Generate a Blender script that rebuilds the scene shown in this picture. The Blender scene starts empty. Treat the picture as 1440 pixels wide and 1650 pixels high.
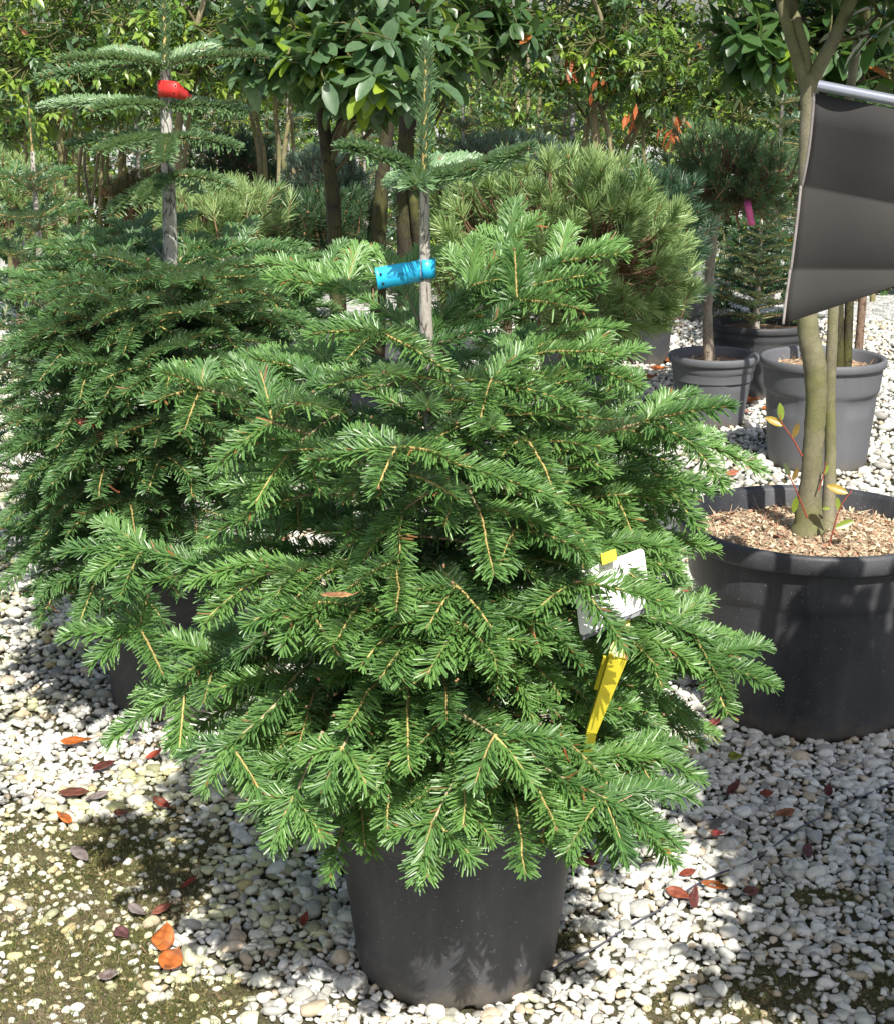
import bpy, math, random
import numpy as np
from mathutils import Vector

S = bpy.context.scene
COL = S.collection
R_ = math.radians
rng = np.random.RandomState(7)
random.seed(7)

# ------------------------------------------------------------------ camera
CAMZ = 1.47; PITCH = 16.0; FOC = 2500.0
cam = bpy.data.cameras.new('camera'); camo = bpy.data.objects.new('camera', cam); COL.objects.link(camo)
camo.location = (0, 0, CAMZ); camo.rotation_euler = (R_(90 - PITCH), 0, 0)
cam.sensor_fit = 'VERTICAL'; cam.sensor_height = 24.0; cam.lens = FOC / 1650 * 24.0
cam.clip_start = 0.05; cam.clip_end = 600
S.camera = camo
# ------------------------------------------------------------------ world, sun, exposure
SUN_EL = 50.0
sd = np.array([-0.24, 0.97]); sd = sd / np.linalg.norm(sd)
w = bpy.data.worlds.new('World'); S.world = w; w.use_nodes = True
nt = w.node_tree; bg = nt.nodes['Background']
sky = nt.nodes.new('ShaderNodeTexSky'); sky.sky_type = 'NISHITA'; sky.sun_disc = False
sky.sun_elevation = R_(SUN_EL); sky.sun_rotation = math.atan2(-sd[0], -sd[1]); sky.air_density = 1.0; sky.dust_density = 2.5
nt.links.new(sky.outputs[0], bg.inputs[0]); bg.inputs[1].default_value = 0.098
sl = bpy.data.lights.new('sun', 'SUN'); sl.energy = 5.0; sl.angle = R_(0.55); sl.color = (1.0, 0.955, 0.88)
so = bpy.data.objects.new('sun', sl); COL.objects.link(so)
so.rotation_euler = Vector((sd[0] * math.cos(R_(SUN_EL)), sd[1] * math.cos(R_(SUN_EL)), -math.sin(R_(SUN_EL)))).to_track_quat('-Z', 'Y').to_euler()
S.view_settings.view_transform = 'Standard'; S.view_settings.look = 'None'
S.view_settings.exposure = 0.56; S.view_settings.gamma = 1.0
S.cycles.max_bounces = 6; S.cycles.diffuse_bounces = 3; S.cycles.glossy_bounces = 2
S.cycles.transmission_bounces = 3; S.cycles.transparent_max_bounces = 4

# ------------------------------------------------------------------ helpers
def nz(v):
    v = np.asarray(v, float)
    return v / np.maximum(np.linalg.norm(v, axis=-1, keepdims=True), 1e-9)
_cf = np.array([0, math.cos(R_(PITCH)), -math.sin(R_(PITCH))]); _cu = np.array([0, math.sin(R_(PITCH)), math.cos(R_(PITCH))])
def ray(px, py):
    return _cf + np.array([1., 0, 0]) * (px - 720) / FOC + _cu * (825 - py) / FOC
def P(px, py, Y):
    d = ray(px, py); return np.array([0, 0, CAMZ]) + d * (Y / d[1])
def G(px, py, z=0.0):
    d = ray(px, py); return np.array([0, 0, CAMZ]) + d * ((z - CAMZ) / d[2])

class MB:
    def __init__(s): s.V = []; s.Q = []; s.T = []; s.C = []; s.n = 0
    def add(s, v, quads=None, tris=None, col=(.5, .5, .5)):
        v = np.asarray(v, float).reshape(-1, 3)
        c = np.asarray(col, float)
        if c.ndim == 1: c = np.broadcast_to(c, (len(v), 3))
        s.V.append(v); s.C.append(c)
        if quads is not None and len(quads): s.Q.append(np.asarray(quads, int).reshape(-1, 4) + s.n)
        if tris is not None and len(tris): s.T.append(np.asarray(tris, int).reshape(-1, 3) + s.n)
        s.n += len(v)
    def build(s, name, mat, parent=None, smooth=True):
        me = bpy.data.meshes.new(name)
        V = np.concatenate(s.V); C = np.concatenate(s.C)
        Q = np.concatenate(s.Q) if s.Q else np.zeros((0, 4), int); T = np.concatenate(s.T) if s.T else np.zeros((0, 3), int)
        me.vertices.add(len(V)); me.vertices.foreach_set('co', V.astype(np.float32).ravel())
        nl = len(Q) * 4 + len(T) * 3
        me.loops.add(nl); me.loops.foreach_set('vertex_index', np.concatenate([Q.ravel(), T.ravel()]).astype(np.int32))
        me.polygons.add(len(Q) + len(T))
        st = np.concatenate([np.arange(len(Q)) * 4, len(Q) * 4 + np.arange(len(T)) * 3]).astype(np.int32)
        me.polygons.foreach_set('loop_start', st)
        me.polygons.foreach_set('use_smooth', np.full(len(st), smooth))
        at = me.color_attributes.new('tint', 'FLOAT_COLOR', 'POINT')
        at.data.foreach_set('color', np.concatenate([C, np.ones((len(C), 1))], 1).astype(np.float32).ravel())
        me.update(calc_edges=True)
        me.materials.append(mat)
        o = bpy.data.objects.new(name, me); COL.objects.link(o)
        if parent is not None: o.parent = parent
        return o
def tag(o, label=None, cat=None, group=None, kind=None):
    if label: o['label'] = label
    if cat: o['category'] = cat
    if group: o['group'] = group
    if kind: o['kind'] = kind
    return o
def empty(name, label, cat, loc=(0, 0, 0), group=None):
    o = bpy.data.objects.new(name, None); COL.objects.link(o); o.location = tuple(loc); o.empty_display_size = .05
    return tag(o, label, cat, group)
def copy_tree(o, label=None, loc=None, rz=None, sc=None):
    c = o.copy(); COL.objects.link(c)
    if label: c['label'] = label
    if loc is not None: c.location = tuple(loc)
    if rz is not None: c.rotation_euler = (0, 0, rz)
    if sc is not None: c.scale = (sc, sc, sc)
    for ch in list(o.children):
        d = ch.copy(); COL.objects.link(d); d.parent = c
        for g in list(ch.children):
            e = g.copy(); COL.objects.link(e); e.parent = d
    return c

def crom(pts, k):
    pts = np.asarray(pts, float)
    if len(pts) < 3:
        t = np.linspace(0, 1, k + 1)[:, None]; return pts[0] * (1 - t) + pts[-1] * t
    a = np.vstack([2 * pts[0] - pts[1], pts, 2 * pts[-1] - pts[-2]]); out = []
    for i in range(1, len(a) - 2):
        for j in range(k):
            t = j / k
            out.append(.5 * (2 * a[i] + (a[i + 1] - a[i - 1]) * t + (2 * a[i - 1] - 5 * a[i] + 4 * a[i + 1] - a[i + 2]) * t * t + (-a[i - 1] + 3 * a[i] - 3 * a[i + 1] + a[i + 2]) * t ** 3))
    out.append(a[-2]); return np.array(out)
def tube(mb, pts, rad, sides=6, col=(.3, .25, .2), bump=0.0, cap=True):
    pts = np.asarray(pts, float); n = len(pts)
    rad = np.broadcast_to(np.asarray(rad, float), (n,)) if np.ndim(rad) == 0 else np.interp(np.linspace(0, 1, n), np.linspace(0, 1, len(rad)), rad)
    tn = nz(np.gradient(pts, axis=0))
    ref = np.array([0, 0, 1.]) if abs(tn[0][2]) < .8 else np.array([1., 0, 0])
    u = nz(np.cross(tn[0], ref)); us = []
    for i in range(n):
        u = nz(u - tn[i] * np.dot(u, tn[i])); us.append(u)
    us = np.array(us); vs = np.cross(tn, us)
    a = np.arange(sides) * 2 * math.pi / sides
    rr = rad[:, None] * np.ones((n, sides))
    if bump: rr = rr * (1 + bump * rng.randn(n, sides))
    v = pts[:, None, :] + rr[..., None] * (np.cos(a)[None, :, None] * us[:, None, :] + np.sin(a)[None, :, None] * vs[:, None, :])
    i = np.arange(n - 1)[:, None] * sides; j = np.arange(sides)[None, :]; j2 = (j + 1) % sides
    q = np.stack([i + j, i + j2, i + sides + j2, i + sides + j], -1).reshape(-1, 4)
    c = np.asarray(col, float)
    if c.ndim == 2: c = np.repeat(c, sides, 0)
    v = v.reshape(-1, 3)
    if cap:
        v = np.vstack([v, pts[-1] + tn[-1] * rad[-1] * .5]); 
        if c.ndim == 2: c = np.vstack([c, c[-1]])
        b = (n - 1) * sides
        t = np.stack([b + np.arange(sides), b + (np.arange(sides) + 1) % sides, np.full(sides, n * sides)], -1)
        mb.add(v, q, t, c)
    else: mb.add(v, q, None, c)
def strip(mb, Pb, D, Rf, L, Wd, col, bend=0.0, rows=((0, .4), (.5, 1), (1, .5)), colb=None):
    """flat blades (needles), vectorised"""
    D = nz(D); side = nz(np.cross(D, Rf)); up = np.cross(side, D); N = len(Pb)
    bend = np.broadcast_to(bend, (N,)); L = np.broadcast_to(L, (N,)); Wd = np.broadcast_to(Wd, (N,))
    vs = []; cs = []
    for t, wf in rows:
        c = Pb + D * (L * t)[:, None] + up * (bend * L * t * t)[:, None]
        h = side * (Wd * wf * .5)[:, None]
        vs += [c - h, c + h]; cs += [col, col]
    K = len(rows); v = np.stack(vs, 1).reshape(-1, 3); cc = np.stack(cs, 1).reshape(-1, 3)
    base = np.arange(N)[:, None, None] * 2 * K
    f = np.array([[2 * k, 2 * k + 1, 2 * k + 3, 2 * k + 2] for k in range(K - 1)])[None]
    mb.add(v, (base + f).reshape(-1, 4), None, cc)
LR_HI = ((0, .07), (.14, .62), (.42, 1), (.72, .84), (.92, .38), (1, .04)); LR_LO = ((0, .1), (.5, 1), (1, .06))
def leaves(mb, Pb, D, Rf, L, Wd, col, bend=-.15, fold=.18, rows=LR_HI):
    D = nz(D); side = nz(np.cross(D, Rf)); up = np.cross(side, D); N = len(Pb)
    bend = np.broadcast_to(bend, (N,)); L = np.broadcast_to(L, (N,)); Wd = np.broadcast_to(Wd, (N,))
    vs = []
    for t, wf in rows:
        c = Pb + D * (L * t)[:, None] + up * (bend * L * t * t)[:, None]
        h = side * (Wd * wf * .5)[:, None]; f = up * (Wd * wf * fold)[:, None]
        vs += [c - h + f, c, c + h + f]
    K = len(rows); v = np.stack(vs, 1).reshape(-1, 3); cc = np.repeat(col, 3 * K, 0)
    base = np.arange(N)[:, None, None] * 3 * K
    f = np.array([q for k in range(K - 1) for q in ([3 * k, 3 * k + 1, 3 * k + 4, 3 * k + 3], [3 * k + 1, 3 * k + 2, 3 * k + 5, 3 * k + 4])])[None]
    mb.add(v, (base + f).reshape(-1, 4), None, cc)

# ------------------------------------------------------------------ materials
def newmat(name):
    m = bpy.data.materials.new(name); m.use_nodes = True
    return m, m.node_tree, m.node_tree.nodes['Principled BSDF'], m.node_tree.nodes['Material Output']
def N_(nt, t, **kw):
    n = nt.nodes.new(t)
    for k, v in kw.items(): setattr(n, k, v)
    return n
def noise(nt, scale, detail=4, coord=None, rough=.6, scl=None):
    tc = N_(nt, 'ShaderNodeTexCoord'); n = N_(nt, 'ShaderNodeTexNoise'); n.inputs['Scale'].default_value = scale; n.inputs['Detail'].default_value = detail; n.inputs['Roughness'].default_value = rough
    src = tc.outputs['Object']
    if scl:
        mp = N_(nt, 'ShaderNodeMapping'); mp.inputs['Scale'].default_value = scl; nt.links.new(src, mp.inputs[0]); src = mp.outputs[0]
    nt.links.new(src, n.inputs['Vector']); return n
def ramp(nt, src, stops, interp='LINEAR'):
    r = N_(nt, 'ShaderNodeValToRGB'); r.color_ramp.interpolation = interp
    e = r.color_ramp.elements
    while len(e) < len(stops): e.new(.5)
    for i, (p, c) in enumerate(stops):
        e[i].position = p; e[i].color = (c[0], c[1], c[2], 1) if len(c) > 1 else (c[0],) * 3 + (1,)
    nt.links.new(src, r.inputs[0]); return r
def mixc(nt, fac, a, b, mode='MIX'):
    m = N_(nt, 'ShaderNodeMix', data_type='RGBA', blend_type=mode)
    for s, x in ((m.inputs['Factor'], fac), (m.inputs['A'], a), (m.inputs['B'], b)):
        if hasattr(x, 'links') or hasattr(x, 'node'): nt.links.new(x, s)
        else: s.default_value = x if not isinstance(x, tuple) else (*x, 1)
    return m.outputs['Result']
def bumpn(nt, h, strength, dist, bs):
    b = N_(nt, 'ShaderNodeBump'); b.inputs['Strength'].default_value = strength; b.inputs['Distance'].default_value = dist
    nt.links.new(h, b.inputs['Height']); nt.links.new(b.outputs[0], bs.inputs['Normal']); return b
def leafmat(name, rough=.38, spec=.5, transl=.22, under=None, tcol=1.6, undermix=.5):
    m, nt, bs, out = newmat(name)
    at = N_(nt, 'ShaderNodeAttribute', attribute_name='tint'); col = at.outputs['Color']
    nn = noise(nt, 60, 2); c2 = mixc(nt, .35, col, mixc(nt, 1.0, col, ramp(nt, nn.outputs['Fac'], [(.3, (.55,)), (.7, (1.35,))]).outputs[0], 'MULTIPLY'))
    if under:
        ge = N_(nt, 'ShaderNodeNewGeometry')
        mm = N_(nt, 'ShaderNodeMath', operation='MULTIPLY'); mm.inputs[1].default_value = undermix; nt.links.new(ge.outputs['Backfacing'], mm.inputs[0])
        c2 = mixc(nt, mm.outputs[0], c2, under)
    nt.links.new(c2, bs.inputs['Base Color']); bs.inputs['Roughness'].default_value = rough; bs.inputs['Specular IOR Level'].default_value = spec
    tr = N_(nt, 'ShaderNodeBsdfTranslucent'); nt.links.new(mixc(nt, 1.0, c2, (tcol, tcol * 1.05, tcol * .5), 'MULTIPLY'), tr.inputs[0])
    ms = N_(nt, 'ShaderNodeMixShader'); ms.inputs[0].default_value = transl
    nt.links.new(bs.outputs[0], ms.inputs[1]); nt.links.new(tr.outputs[0], ms.inputs[2]); nt.links.new(ms.outputs[0], out.inputs[0])
    return m
M_NEEDLE = leafmat('fir_needle', .42, .75, .20, (.34, .44, .34), undermix=.45)
M_PINE = leafmat('pine_needle', .42, .45, .12)
M_LEAF = leafmat('broad_leaf', .33, .7, .32, (.10, .17, .06), 1.8, .6)
M_DRY = leafmat('dry_leaf', .55, .3, .15, None, 1.3)
def tintmat(name, rough=.8, nscale=40, bstr=.4, bd=.002, lo=.7, hi=1.2, scl=None, spec=.3):
    m, nt, bs, out = newmat(name)
    at = N_(nt, 'ShaderNodeAttribute', attribute_name='tint')
    nn = noise(nt, nscale, 6, scl=scl); c = mixc(nt, 1.0, at.outputs['Color'], ramp(nt, nn.outputs['Fac'], [(.3, (lo,)), (.7, (hi,))]).outputs[0], 'MULTIPLY')
    nt.links.new(c, bs.inputs['Base Color']); bs.inputs['Roughness'].default_value = rough; bs.inputs['Specular IOR Level'].default_value = spec
    bumpn(nt, nn.outputs['Fac'], bstr, bd, bs); return m
M_TWIG = tintmat('twig_bark', .75, 120, .5, .001)
M_PEB = tintmat('pebble', .7, 90, .35, .002, .78, 1.12)
M_CHIP = tintmat('mulch', .9, 60, .3, .002, .6, 1.25)
M_MOSS = tintmat('moss', .9, 60, .3, .002, .6, 1.25)
def barkmat(name, base, dark, green, gamt=.5, vs=9, crack=.06, z=.22):
    m, nt, bs, out = newmat(name)
    n1 = noise(nt, 14, 6); n2 = noise(nt, 5, 4); n3 = noise(nt, 220, 3)
    c = mixc(nt, ramp(nt, n1.outputs['Fac'], [(.35, (0.,)), (.7, (1.,))]).outputs[0], tuple(base), tuple(x * .62 for x in base))
    c = mixc(nt, ramp(nt, n2.outputs['Fac'], [(.62 - gamt * .35, (0.,)), (.8 - gamt * .3, (1.,))]).outputs[0], c, tuple(green))
    tc = N_(nt, 'ShaderNodeTexCoord'); mp = N_(nt, 'ShaderNodeMapping'); mp.inputs['Scale'].default_value = (1, 1, z); nt.links.new(tc.outputs['Object'], mp.inputs[0])
    vo = N_(nt, 'ShaderNodeTexVoronoi', feature='DISTANCE_TO_EDGE'); vo.inputs['Scale'].default_value = vs * 12
    nd = N_(nt, 'ShaderNodeTexNoise'); nd.inputs['Scale'].default_value = 60; nt.links.new(mp.outputs[0], nd.inputs['Vector'])
    va = N_(nt, 'ShaderNodeVectorMath', operation='MULTIPLY_ADD'); va.inputs[1].default_value = (.012, .012, .012); nt.links.new(nd.outputs['Color'], va.inputs[0]); nt.links.new(mp.outputs[0], va.inputs[2])
    nt.links.new(va.outputs[0], vo.inputs['Vector'])
    br = N_(nt, 'ShaderNodeTexNoise'); br.inputs['Scale'].default_value = 30; nt.links.new(tc.outputs['Object'], br.inputs['Vector'])
    ck = ramp(nt, vo.outputs['Distance'], [(0, (1.,)), (crack, (0.,))]).outputs[0]
    ck = mixc(nt, 1.0, ck, ramp(nt, br.outputs['Fac'], [(.42, (0.,)), (.55, (1.,))]).outputs[0], 'MULTIPLY')
    c = mixc(nt, ck, c, tuple(dark)); c = mixc(nt, .3, c, mixc(nt, 1.0, c, ramp(nt, n3.outputs['Fac'], [(.3, (.5,)), (.7, (1.5,))]).outputs[0], 'MULTIPLY'))
    nt.links.new(c, bs.inputs['Base Color']); bs.inputs['Roughness'].default_value = .75; bs.inputs['Specular IOR Level'].default_value = .3
    iv = N_(nt, 'ShaderNodeMath', operation='SUBTRACT'); nt.links.new(n1.outputs['Fac'], iv.inputs[0]); nt.links.new(ck, iv.inputs[1])
    bumpn(nt, iv.outputs[0], .5, .002, bs); return m
M_FIRBARK = barkmat('pale_fir_bark', (.50, .46, .40), (.07, .055, .045), (.36, .36, .27), .15, 7, .07, .2)
M_FIRBARK2 = barkmat('cracked_fir_bark', (.52, .50, .45), (.035, .03, .025), (.36, .37, .28), .2, 9, .16, .25)
M_BARK = barkmat('olive_bark', (.25, .225, .155), (.10, .085, .055), (.16, .165, .06), .55, 14, .05, 2.2)
M_DARKBARK = barkmat('mossy_dark_bark', (.055, .046, .028), (.02, .016, .01), (.085, .09, .02), .5, 4, .06, .3)  # mossy bark, its base darkened to put the stems' shade into the colour
M_LIGHTBARK = barkmat('tan_bark', (.33, .28, .17), (.1, .08, .05), (.2, .2, .07), .5, 12, .05, 2.)
M_PINEBARK = barkmat('pine_bark', (.25, .17, .12), (.06, .04, .03), (.2, .16, .1), .3, 5, .16, .4)
M_GREYBARK = barkmat('grey_bark', (.34, .29, .23), (.1, .08, .06), (.28, .27, .18), .4, 6, .08, .4)
def plastic(name, base, rough=.45, dust=.5, dustcol=(.3, .3, .31)):
    m, nt, bs, out = newmat(name)
    n1 = noise(nt, 3.5, 6, scl=(1, 1, .5)); n2 = noise(nt, 260, 2); n3 = noise(nt, 30, 5, scl=(1, 1, .12))
    c = mixc(nt, ramp(nt, n1.outputs['Fac'], [(.35, (0.,)), (.75, (.30 * dust,))]).outputs[0], tuple(base), dustcol)
    c = mixc(nt, ramp(nt, n3.outputs['Fac'], [(.5, (0.,)), (.8, (.12 * dust,))]).outputs[0], c, dustcol)
    c = mixc(nt, ramp(nt, n2.outputs['Fac'], [(.69, (0.,)), (.76, (.8 * dust,))]).outputs[0], c, (.42, .41, .38))
    tcz = N_(nt, 'ShaderNodeTexCoord'); sz = N_(nt, 'ShaderNodeSeparateXYZ'); nt.links.new(tcz.outputs['Object'], sz.inputs[0]); n4 = noise(nt, 22, 6)
    ma = N_(nt, 'ShaderNodeMath', operation='MULTIPLY_ADD'); ma.inputs[1].default_value = .16; nt.links.new(n4.outputs['Fac'], ma.inputs[0]); mi = N_(nt, 'ShaderNodeMath', operation='MULTIPLY'); mi.inputs[1].default_value = -1; nt.links.new(sz.outputs['Z'], mi.inputs[0]); nt.links.new(mi.outputs[0], ma.inputs[2])
    c = mixc(nt, ramp(nt, ma.outputs[0], [(.015, (0.,)), (.075, (.6,))]).outputs[0], c, (.15, .125, .09))
    nt.links.new(c, bs.inputs['Base Color'])
    nt.links.new(ramp(nt, n1.outputs['Fac'], [(.3, (rough,)), (.8, (min(.9, rough + .3),))]).outputs[0], bs.inputs['Roughness'])
    bs.inputs['Specular IOR Level'].default_value = .4
    bumpn(nt, n1.outputs['Fac'], .15, .006, bs); return m
M_POT = plastic('black_pot_plastic', (.035, .036, .04), .42, .45)
M_POTF = plastic('dusty_black_pot_plastic', (.021, .022, .026), .40, 1.3, (.21, .212, .225))
M_POTG = plastic('grey_pot_plastic', (.10, .105, .115), .5, .6, (.3, .3, .32))
def flatmat(name, col, rough=.4, var=.15, spec=.5, nscale=30):
    m, nt, bs, out = newmat(name)
    n1 = noise(nt, nscale, 4); c = mixc(nt, ramp(nt, n1.outputs['Fac'], [(.3, (0.,)), (.75, (1.,))]).outputs[0], tuple(col), tuple(x * (1 - var) for x in col))
    nt.links.new(c, bs.inputs['Base Color']); bs.inputs['Roughness'].default_value = rough; bs.inputs['Specular IOR Level'].default_value = spec
    return m

# ================================================================== GROUND
def vnoise(x, y, sc, seed):
    r = np.random.RandomState(seed); g = r.rand(64, 64)
    x = np.asarray(x) * sc + 100; y = np.asarray(y) * sc + 100
    xi = np.floor(x).astype(int); yi = np.floor(y).astype(int); fx = x - xi; fy = y - yi
    fx = fx * fx * (3 - 2 * fx); fy = fy * fy * (3 - 2 * fy)
    g_ = lambda a, b: g[a % 64, b % 64]
    return (g_(xi, yi) * (1 - fx) + g_(xi + 1, yi) * fx) * (1 - fy) + (g_(xi, yi + 1) * (1 - fx) + g_(xi + 1, yi + 1) * fx) * fy
def fbm(x, y, sc, seed):
    return (vnoise(x, y, sc, seed) * .5 + vnoise(x, y, sc * 2.1, seed + 1) * .3 + vnoise(x, y, sc * 4.3, seed + 2) * .2)
MOSSPX = [(190, 1420, .20, 1.15), (120, 1600, .20, 1.1), (300, 1640, .14, .9), (60, 1380, .16, 1.), (455, 1560, .06, .55), (545, 1640, .05, .5), (1250, 1620, .17, .85), (1080, 1640, .10, .75),
          (1330, 1480, .10, .6), (910, 1520, .05, .6), (930, 1600, .06, .5), (1150, 1580, .08, .5), (130, 1240, .08, .5), (240, 1210, .08, .5), (-20, 1550, .25, 1.0), (1440, 1600, .2, .9)]
MC = [(G(a, b)[:2], r, k) for a, b, r, k in MOSSPX]
def mossmask(x, y):
    m = np.zeros_like(x, float)
    for c, r, k in MC: m = np.maximum(m, k * np.exp(-((x - c[0]) ** 2 + ((y - c[1]) * .8) ** 2) / (r * r)))
    return np.clip((m + (fbm(x, y, 9, 5) - .5) * 1.3 - .38) * 2.2, 0, 1)
def gh(x, y, m=None):
    m = mossmask(x, y) if m is None else m
    return .002 + .009 * m + .006 * (fbm(x, y, 14, 11) - .5) + m * .012 * (fbm(x, y, 38, 19) - .5)
def grid(x0, x1, y0, y1, nx, ny):
    X, Y = np.meshgrid(np.linspace(x0, x1, nx), np.linspace(y0, y1, ny)); X = X.ravel(); Y = Y.ravel()
    i = (np.arange(ny - 1)[:, None] * nx + np.arange(nx - 1)[None]).ravel()
    return X, Y, np.stack([i, i + 1, i + nx + 1, i + nx], -1)
m, nt, bs, out = newmat('near_soil')
at = N_(nt, 'ShaderNodeAttribute', attribute_name='tint'); n1 = noise(nt, 55, 8, rough=.7); n2 = noise(nt, 300, 3)
c = mixc(nt, 1.0, at.outputs['Color'], ramp(nt, n1.outputs['Fac'], [(.3, (.45,)), (.72, (1.5,))]).outputs[0], 'MULTIPLY')
c = mixc(nt, ramp(nt, n2.outputs['Fac'], [(.62, (0.,)), (.72, (.7,))]).outputs[0], c, (.30, .27, .2))
nt.links.new(c, bs.inputs['Base Color']); bs.inputs['Roughness'].default_value = .95; bs.inputs['Specular IOR Level'].default_value = .15
bumpn(nt, n1.outputs['Fac'], .8, .008, bs); M_SOILG = m
m, nt, bs, out = newmat('white_gravel_sheet')
tc = N_(nt, 'ShaderNodeTexCoord'); vo = N_(nt, 'ShaderNodeTexVoronoi'); vo.inputs['Scale'].default_value = 34; nt.links.new(tc.outputs['Object'], vo.inputs['Vector'])
vd = N_(nt, 'ShaderNodeTexVoronoi', feature='DISTANCE_TO_EDGE'); vd.inputs['Scale'].default_value = 34; nt.links.new(tc.outputs['Object'], vd.inputs['Vector'])
sp = N_(nt, 'ShaderNodeSeparateColor'); nt.links.new(vo.outputs['Color'], sp.inputs[0])
c = ramp(nt, sp.outputs[0], [(0, (.30, .30, .29)), (.4, (.55, .54, .51)), (1, (.75, .74, .70))]).outputs[0]
c = mixc(nt, ramp(nt, vd.outputs['Distance'], [(0, (1.,)), (.09, (0.,))]).outputs[0], c, (.09, .08, .06))
n1 = noise(nt, .8, 5); c = mixc(nt, ramp(nt, n1.outputs['Fac'], [(.55, (0.,)), (.75, (.8,))]).outputs[0], c, (.12, .13, .05))
nt.links.new(c, bs.inputs['Base Color']); bs.inputs['Roughness'].default_value = .85
bumpn(nt, vd.outputs['Distance'], .8, .02, bs); M_GSHEET = m
X, Y, q = grid(-150, 150, -40, 260, 61, 61)
mb = MB(); mb.add(np.stack([X, Y, np.full_like(X, -.012)], -1), q); tag(mb.build('ground', M_GSHEET), kind='structure')
X, Y, q = grid(-2.9, 2.9, 1.2, 9.2, 430, 560)
mk = mossmask(X, Y); 
moss_c = np.array([.09, .09, .032]); dirt_c = np.array([.165, .135, .085]); gap_c = np.array([.09, .085, .05])
c2 = fbm(X, Y, 6, 31)[:, None]; cm = moss_c * np.clip(c2 * 2 - .35, 0, 1) + dirt_c * (1 - np.clip(c2 * 2 - .35, 0, 1))
mb = MB(); mb.add(np.stack([X, Y, gh(X, Y, mk)], -1), q, None, gap_c * (1 - mk[:, None]) + cm * mk[:, None])
tag(mb.build('mossy_soil', M_SOILG), kind='structure')

# pebbles
def ico(sub):
    import bmesh
    bm = bmesh.new(); bmesh.ops.create_icosphere(bm, subdivisions=sub, radius=1.0)
    v = np.array([x.co[:] for x in bm.verts]); f = np.array([[x.index for x in g.verts] for g in bm.faces]); bm.free(); return v, f
I1, F1 = ico(1); I2, F2 = ico(2)
POTS_XY = []   # (x, y, r) no pebbles there
def pebbles(mb, x0y, y0, y1, sp, base, faces, seed, sizek=1.0, keepmoss=.5, grit=False):
    r = np.random.RandomState(seed)
    ys = np.arange(y0, y1, sp * .86); xs = []; yy = []
    for k, y in enumerate(ys):
        hw = x0y(y); xx = np.arange(-hw, hw, sp) + (k % 2) * sp * .5; xs.append(xx); yy.append(np.full_like(xx, y))
    x = np.concatenate(xs); y = np.concatenate(yy); n = len(x)
    x = x + r.randn(n) * sp * .25; y = y + r.randn(n) * sp * .25
    mk = mossmask(x, y); keep = r.rand(n) > mk * (1 - keepmoss * .62) * .98
    if grit: keep = r.rand(n) < .30 * np.clip(mk * 1.5, 0.05, 1)
    for (a, b, c) in POTS_XY: keep &= (x - a) ** 2 + (y - b) ** 2 > (c + .002) ** 2
    x, y, mk = x[keep], y[keep], mk[keep]; n = len(x)
    vars_ = []
    for _ in range(28):
        v = base.copy(); d = nz(r.randn(9, 3))
        for k in range(9):
            t = v @ d[k]; lim = r.uniform(.45, .85); v = v - np.maximum(t - lim, 0)[:, None] * d[k] * .85
        v = v * (1 + .05 * r.randn(len(v), 1)); vars_.append(v)
    vars_ = np.array(vars_)
    s = sp * sizek * .62 * np.exp(r.randn(n) * .32) * (1 - .28 * mk)
    B = vars_[r.randint(0, 28, n)] * np.stack([s * r.uniform(.9, 1.4, n), s * r.uniform(.7, 1.0, n), s * r.uniform(.5, .8, n)], -1)[:, None, :]
    a = r.rand(n) * 6.283; tx = r.randn(n) * .3
    B = np.stack([B[..., 0], B[..., 1] * np.cos(tx)[:, None] - B[..., 2] * np.sin(tx)[:, None], B[..., 1] * np.sin(tx)[:, None] + B[..., 2] * np.cos(tx)[:, None]], -1)
    B = np.stack([B[..., 0] * np.cos(a)[:, None] - B[..., 1] * np.sin(a)[:, None], B[..., 0] * np.sin(a)[:, None] + B[..., 1] * np.cos(a)[:, None], B[..., 2]], -1)
    z = gh(x, y, mk) + s * .36 * (1 - .55 * mk) + np.abs(r.randn(n)) * .0035 * (1 - mk)
    B = B + np.stack([x, y, z], -1)[:, None, :]
    t = r.rand(n)[:, None]; g = r.rand(n)
    col = np.array([.62, .60, .53]) * (1 - t) + np.array([.84, .82, .76]) * t
    col[g < .22] *= np.array([.62, .63, .64]); col[(g > .22) & (g < .30)] *= np.array([.8, .68, .55]); col[(g > .3) & (g < .34)] *= np.array([.42, .42, .42])
    al = np.clip((fbm(x, y, 5, 77) - .45) * 4 + 2.2 * np.exp(-((x + .45) ** 2 + (y - 2.75) ** 2) / .12), 0, 1)[:, None] * np.where(x[:, None] < .15, 1, .15)
    al = np.clip(al + mk[:, None] * .4, 0, 1) * r.rand(n)[:, None]
    col = col * (1 - al) + col * np.array([.80, .82, .46]) * al
    if grit: col = col * np.array([.62, .55, .42]) * r.uniform(.35, 1.0, (n, 1))
    # stones sit in soil; colour turns dark olive towards the bottom
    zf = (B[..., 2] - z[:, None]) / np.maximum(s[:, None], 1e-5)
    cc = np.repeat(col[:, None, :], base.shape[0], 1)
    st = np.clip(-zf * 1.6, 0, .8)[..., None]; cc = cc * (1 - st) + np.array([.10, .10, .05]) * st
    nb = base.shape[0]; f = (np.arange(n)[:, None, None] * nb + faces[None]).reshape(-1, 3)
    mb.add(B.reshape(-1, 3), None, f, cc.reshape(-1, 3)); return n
hwf = lambda y: .315 * y + .12

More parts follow.
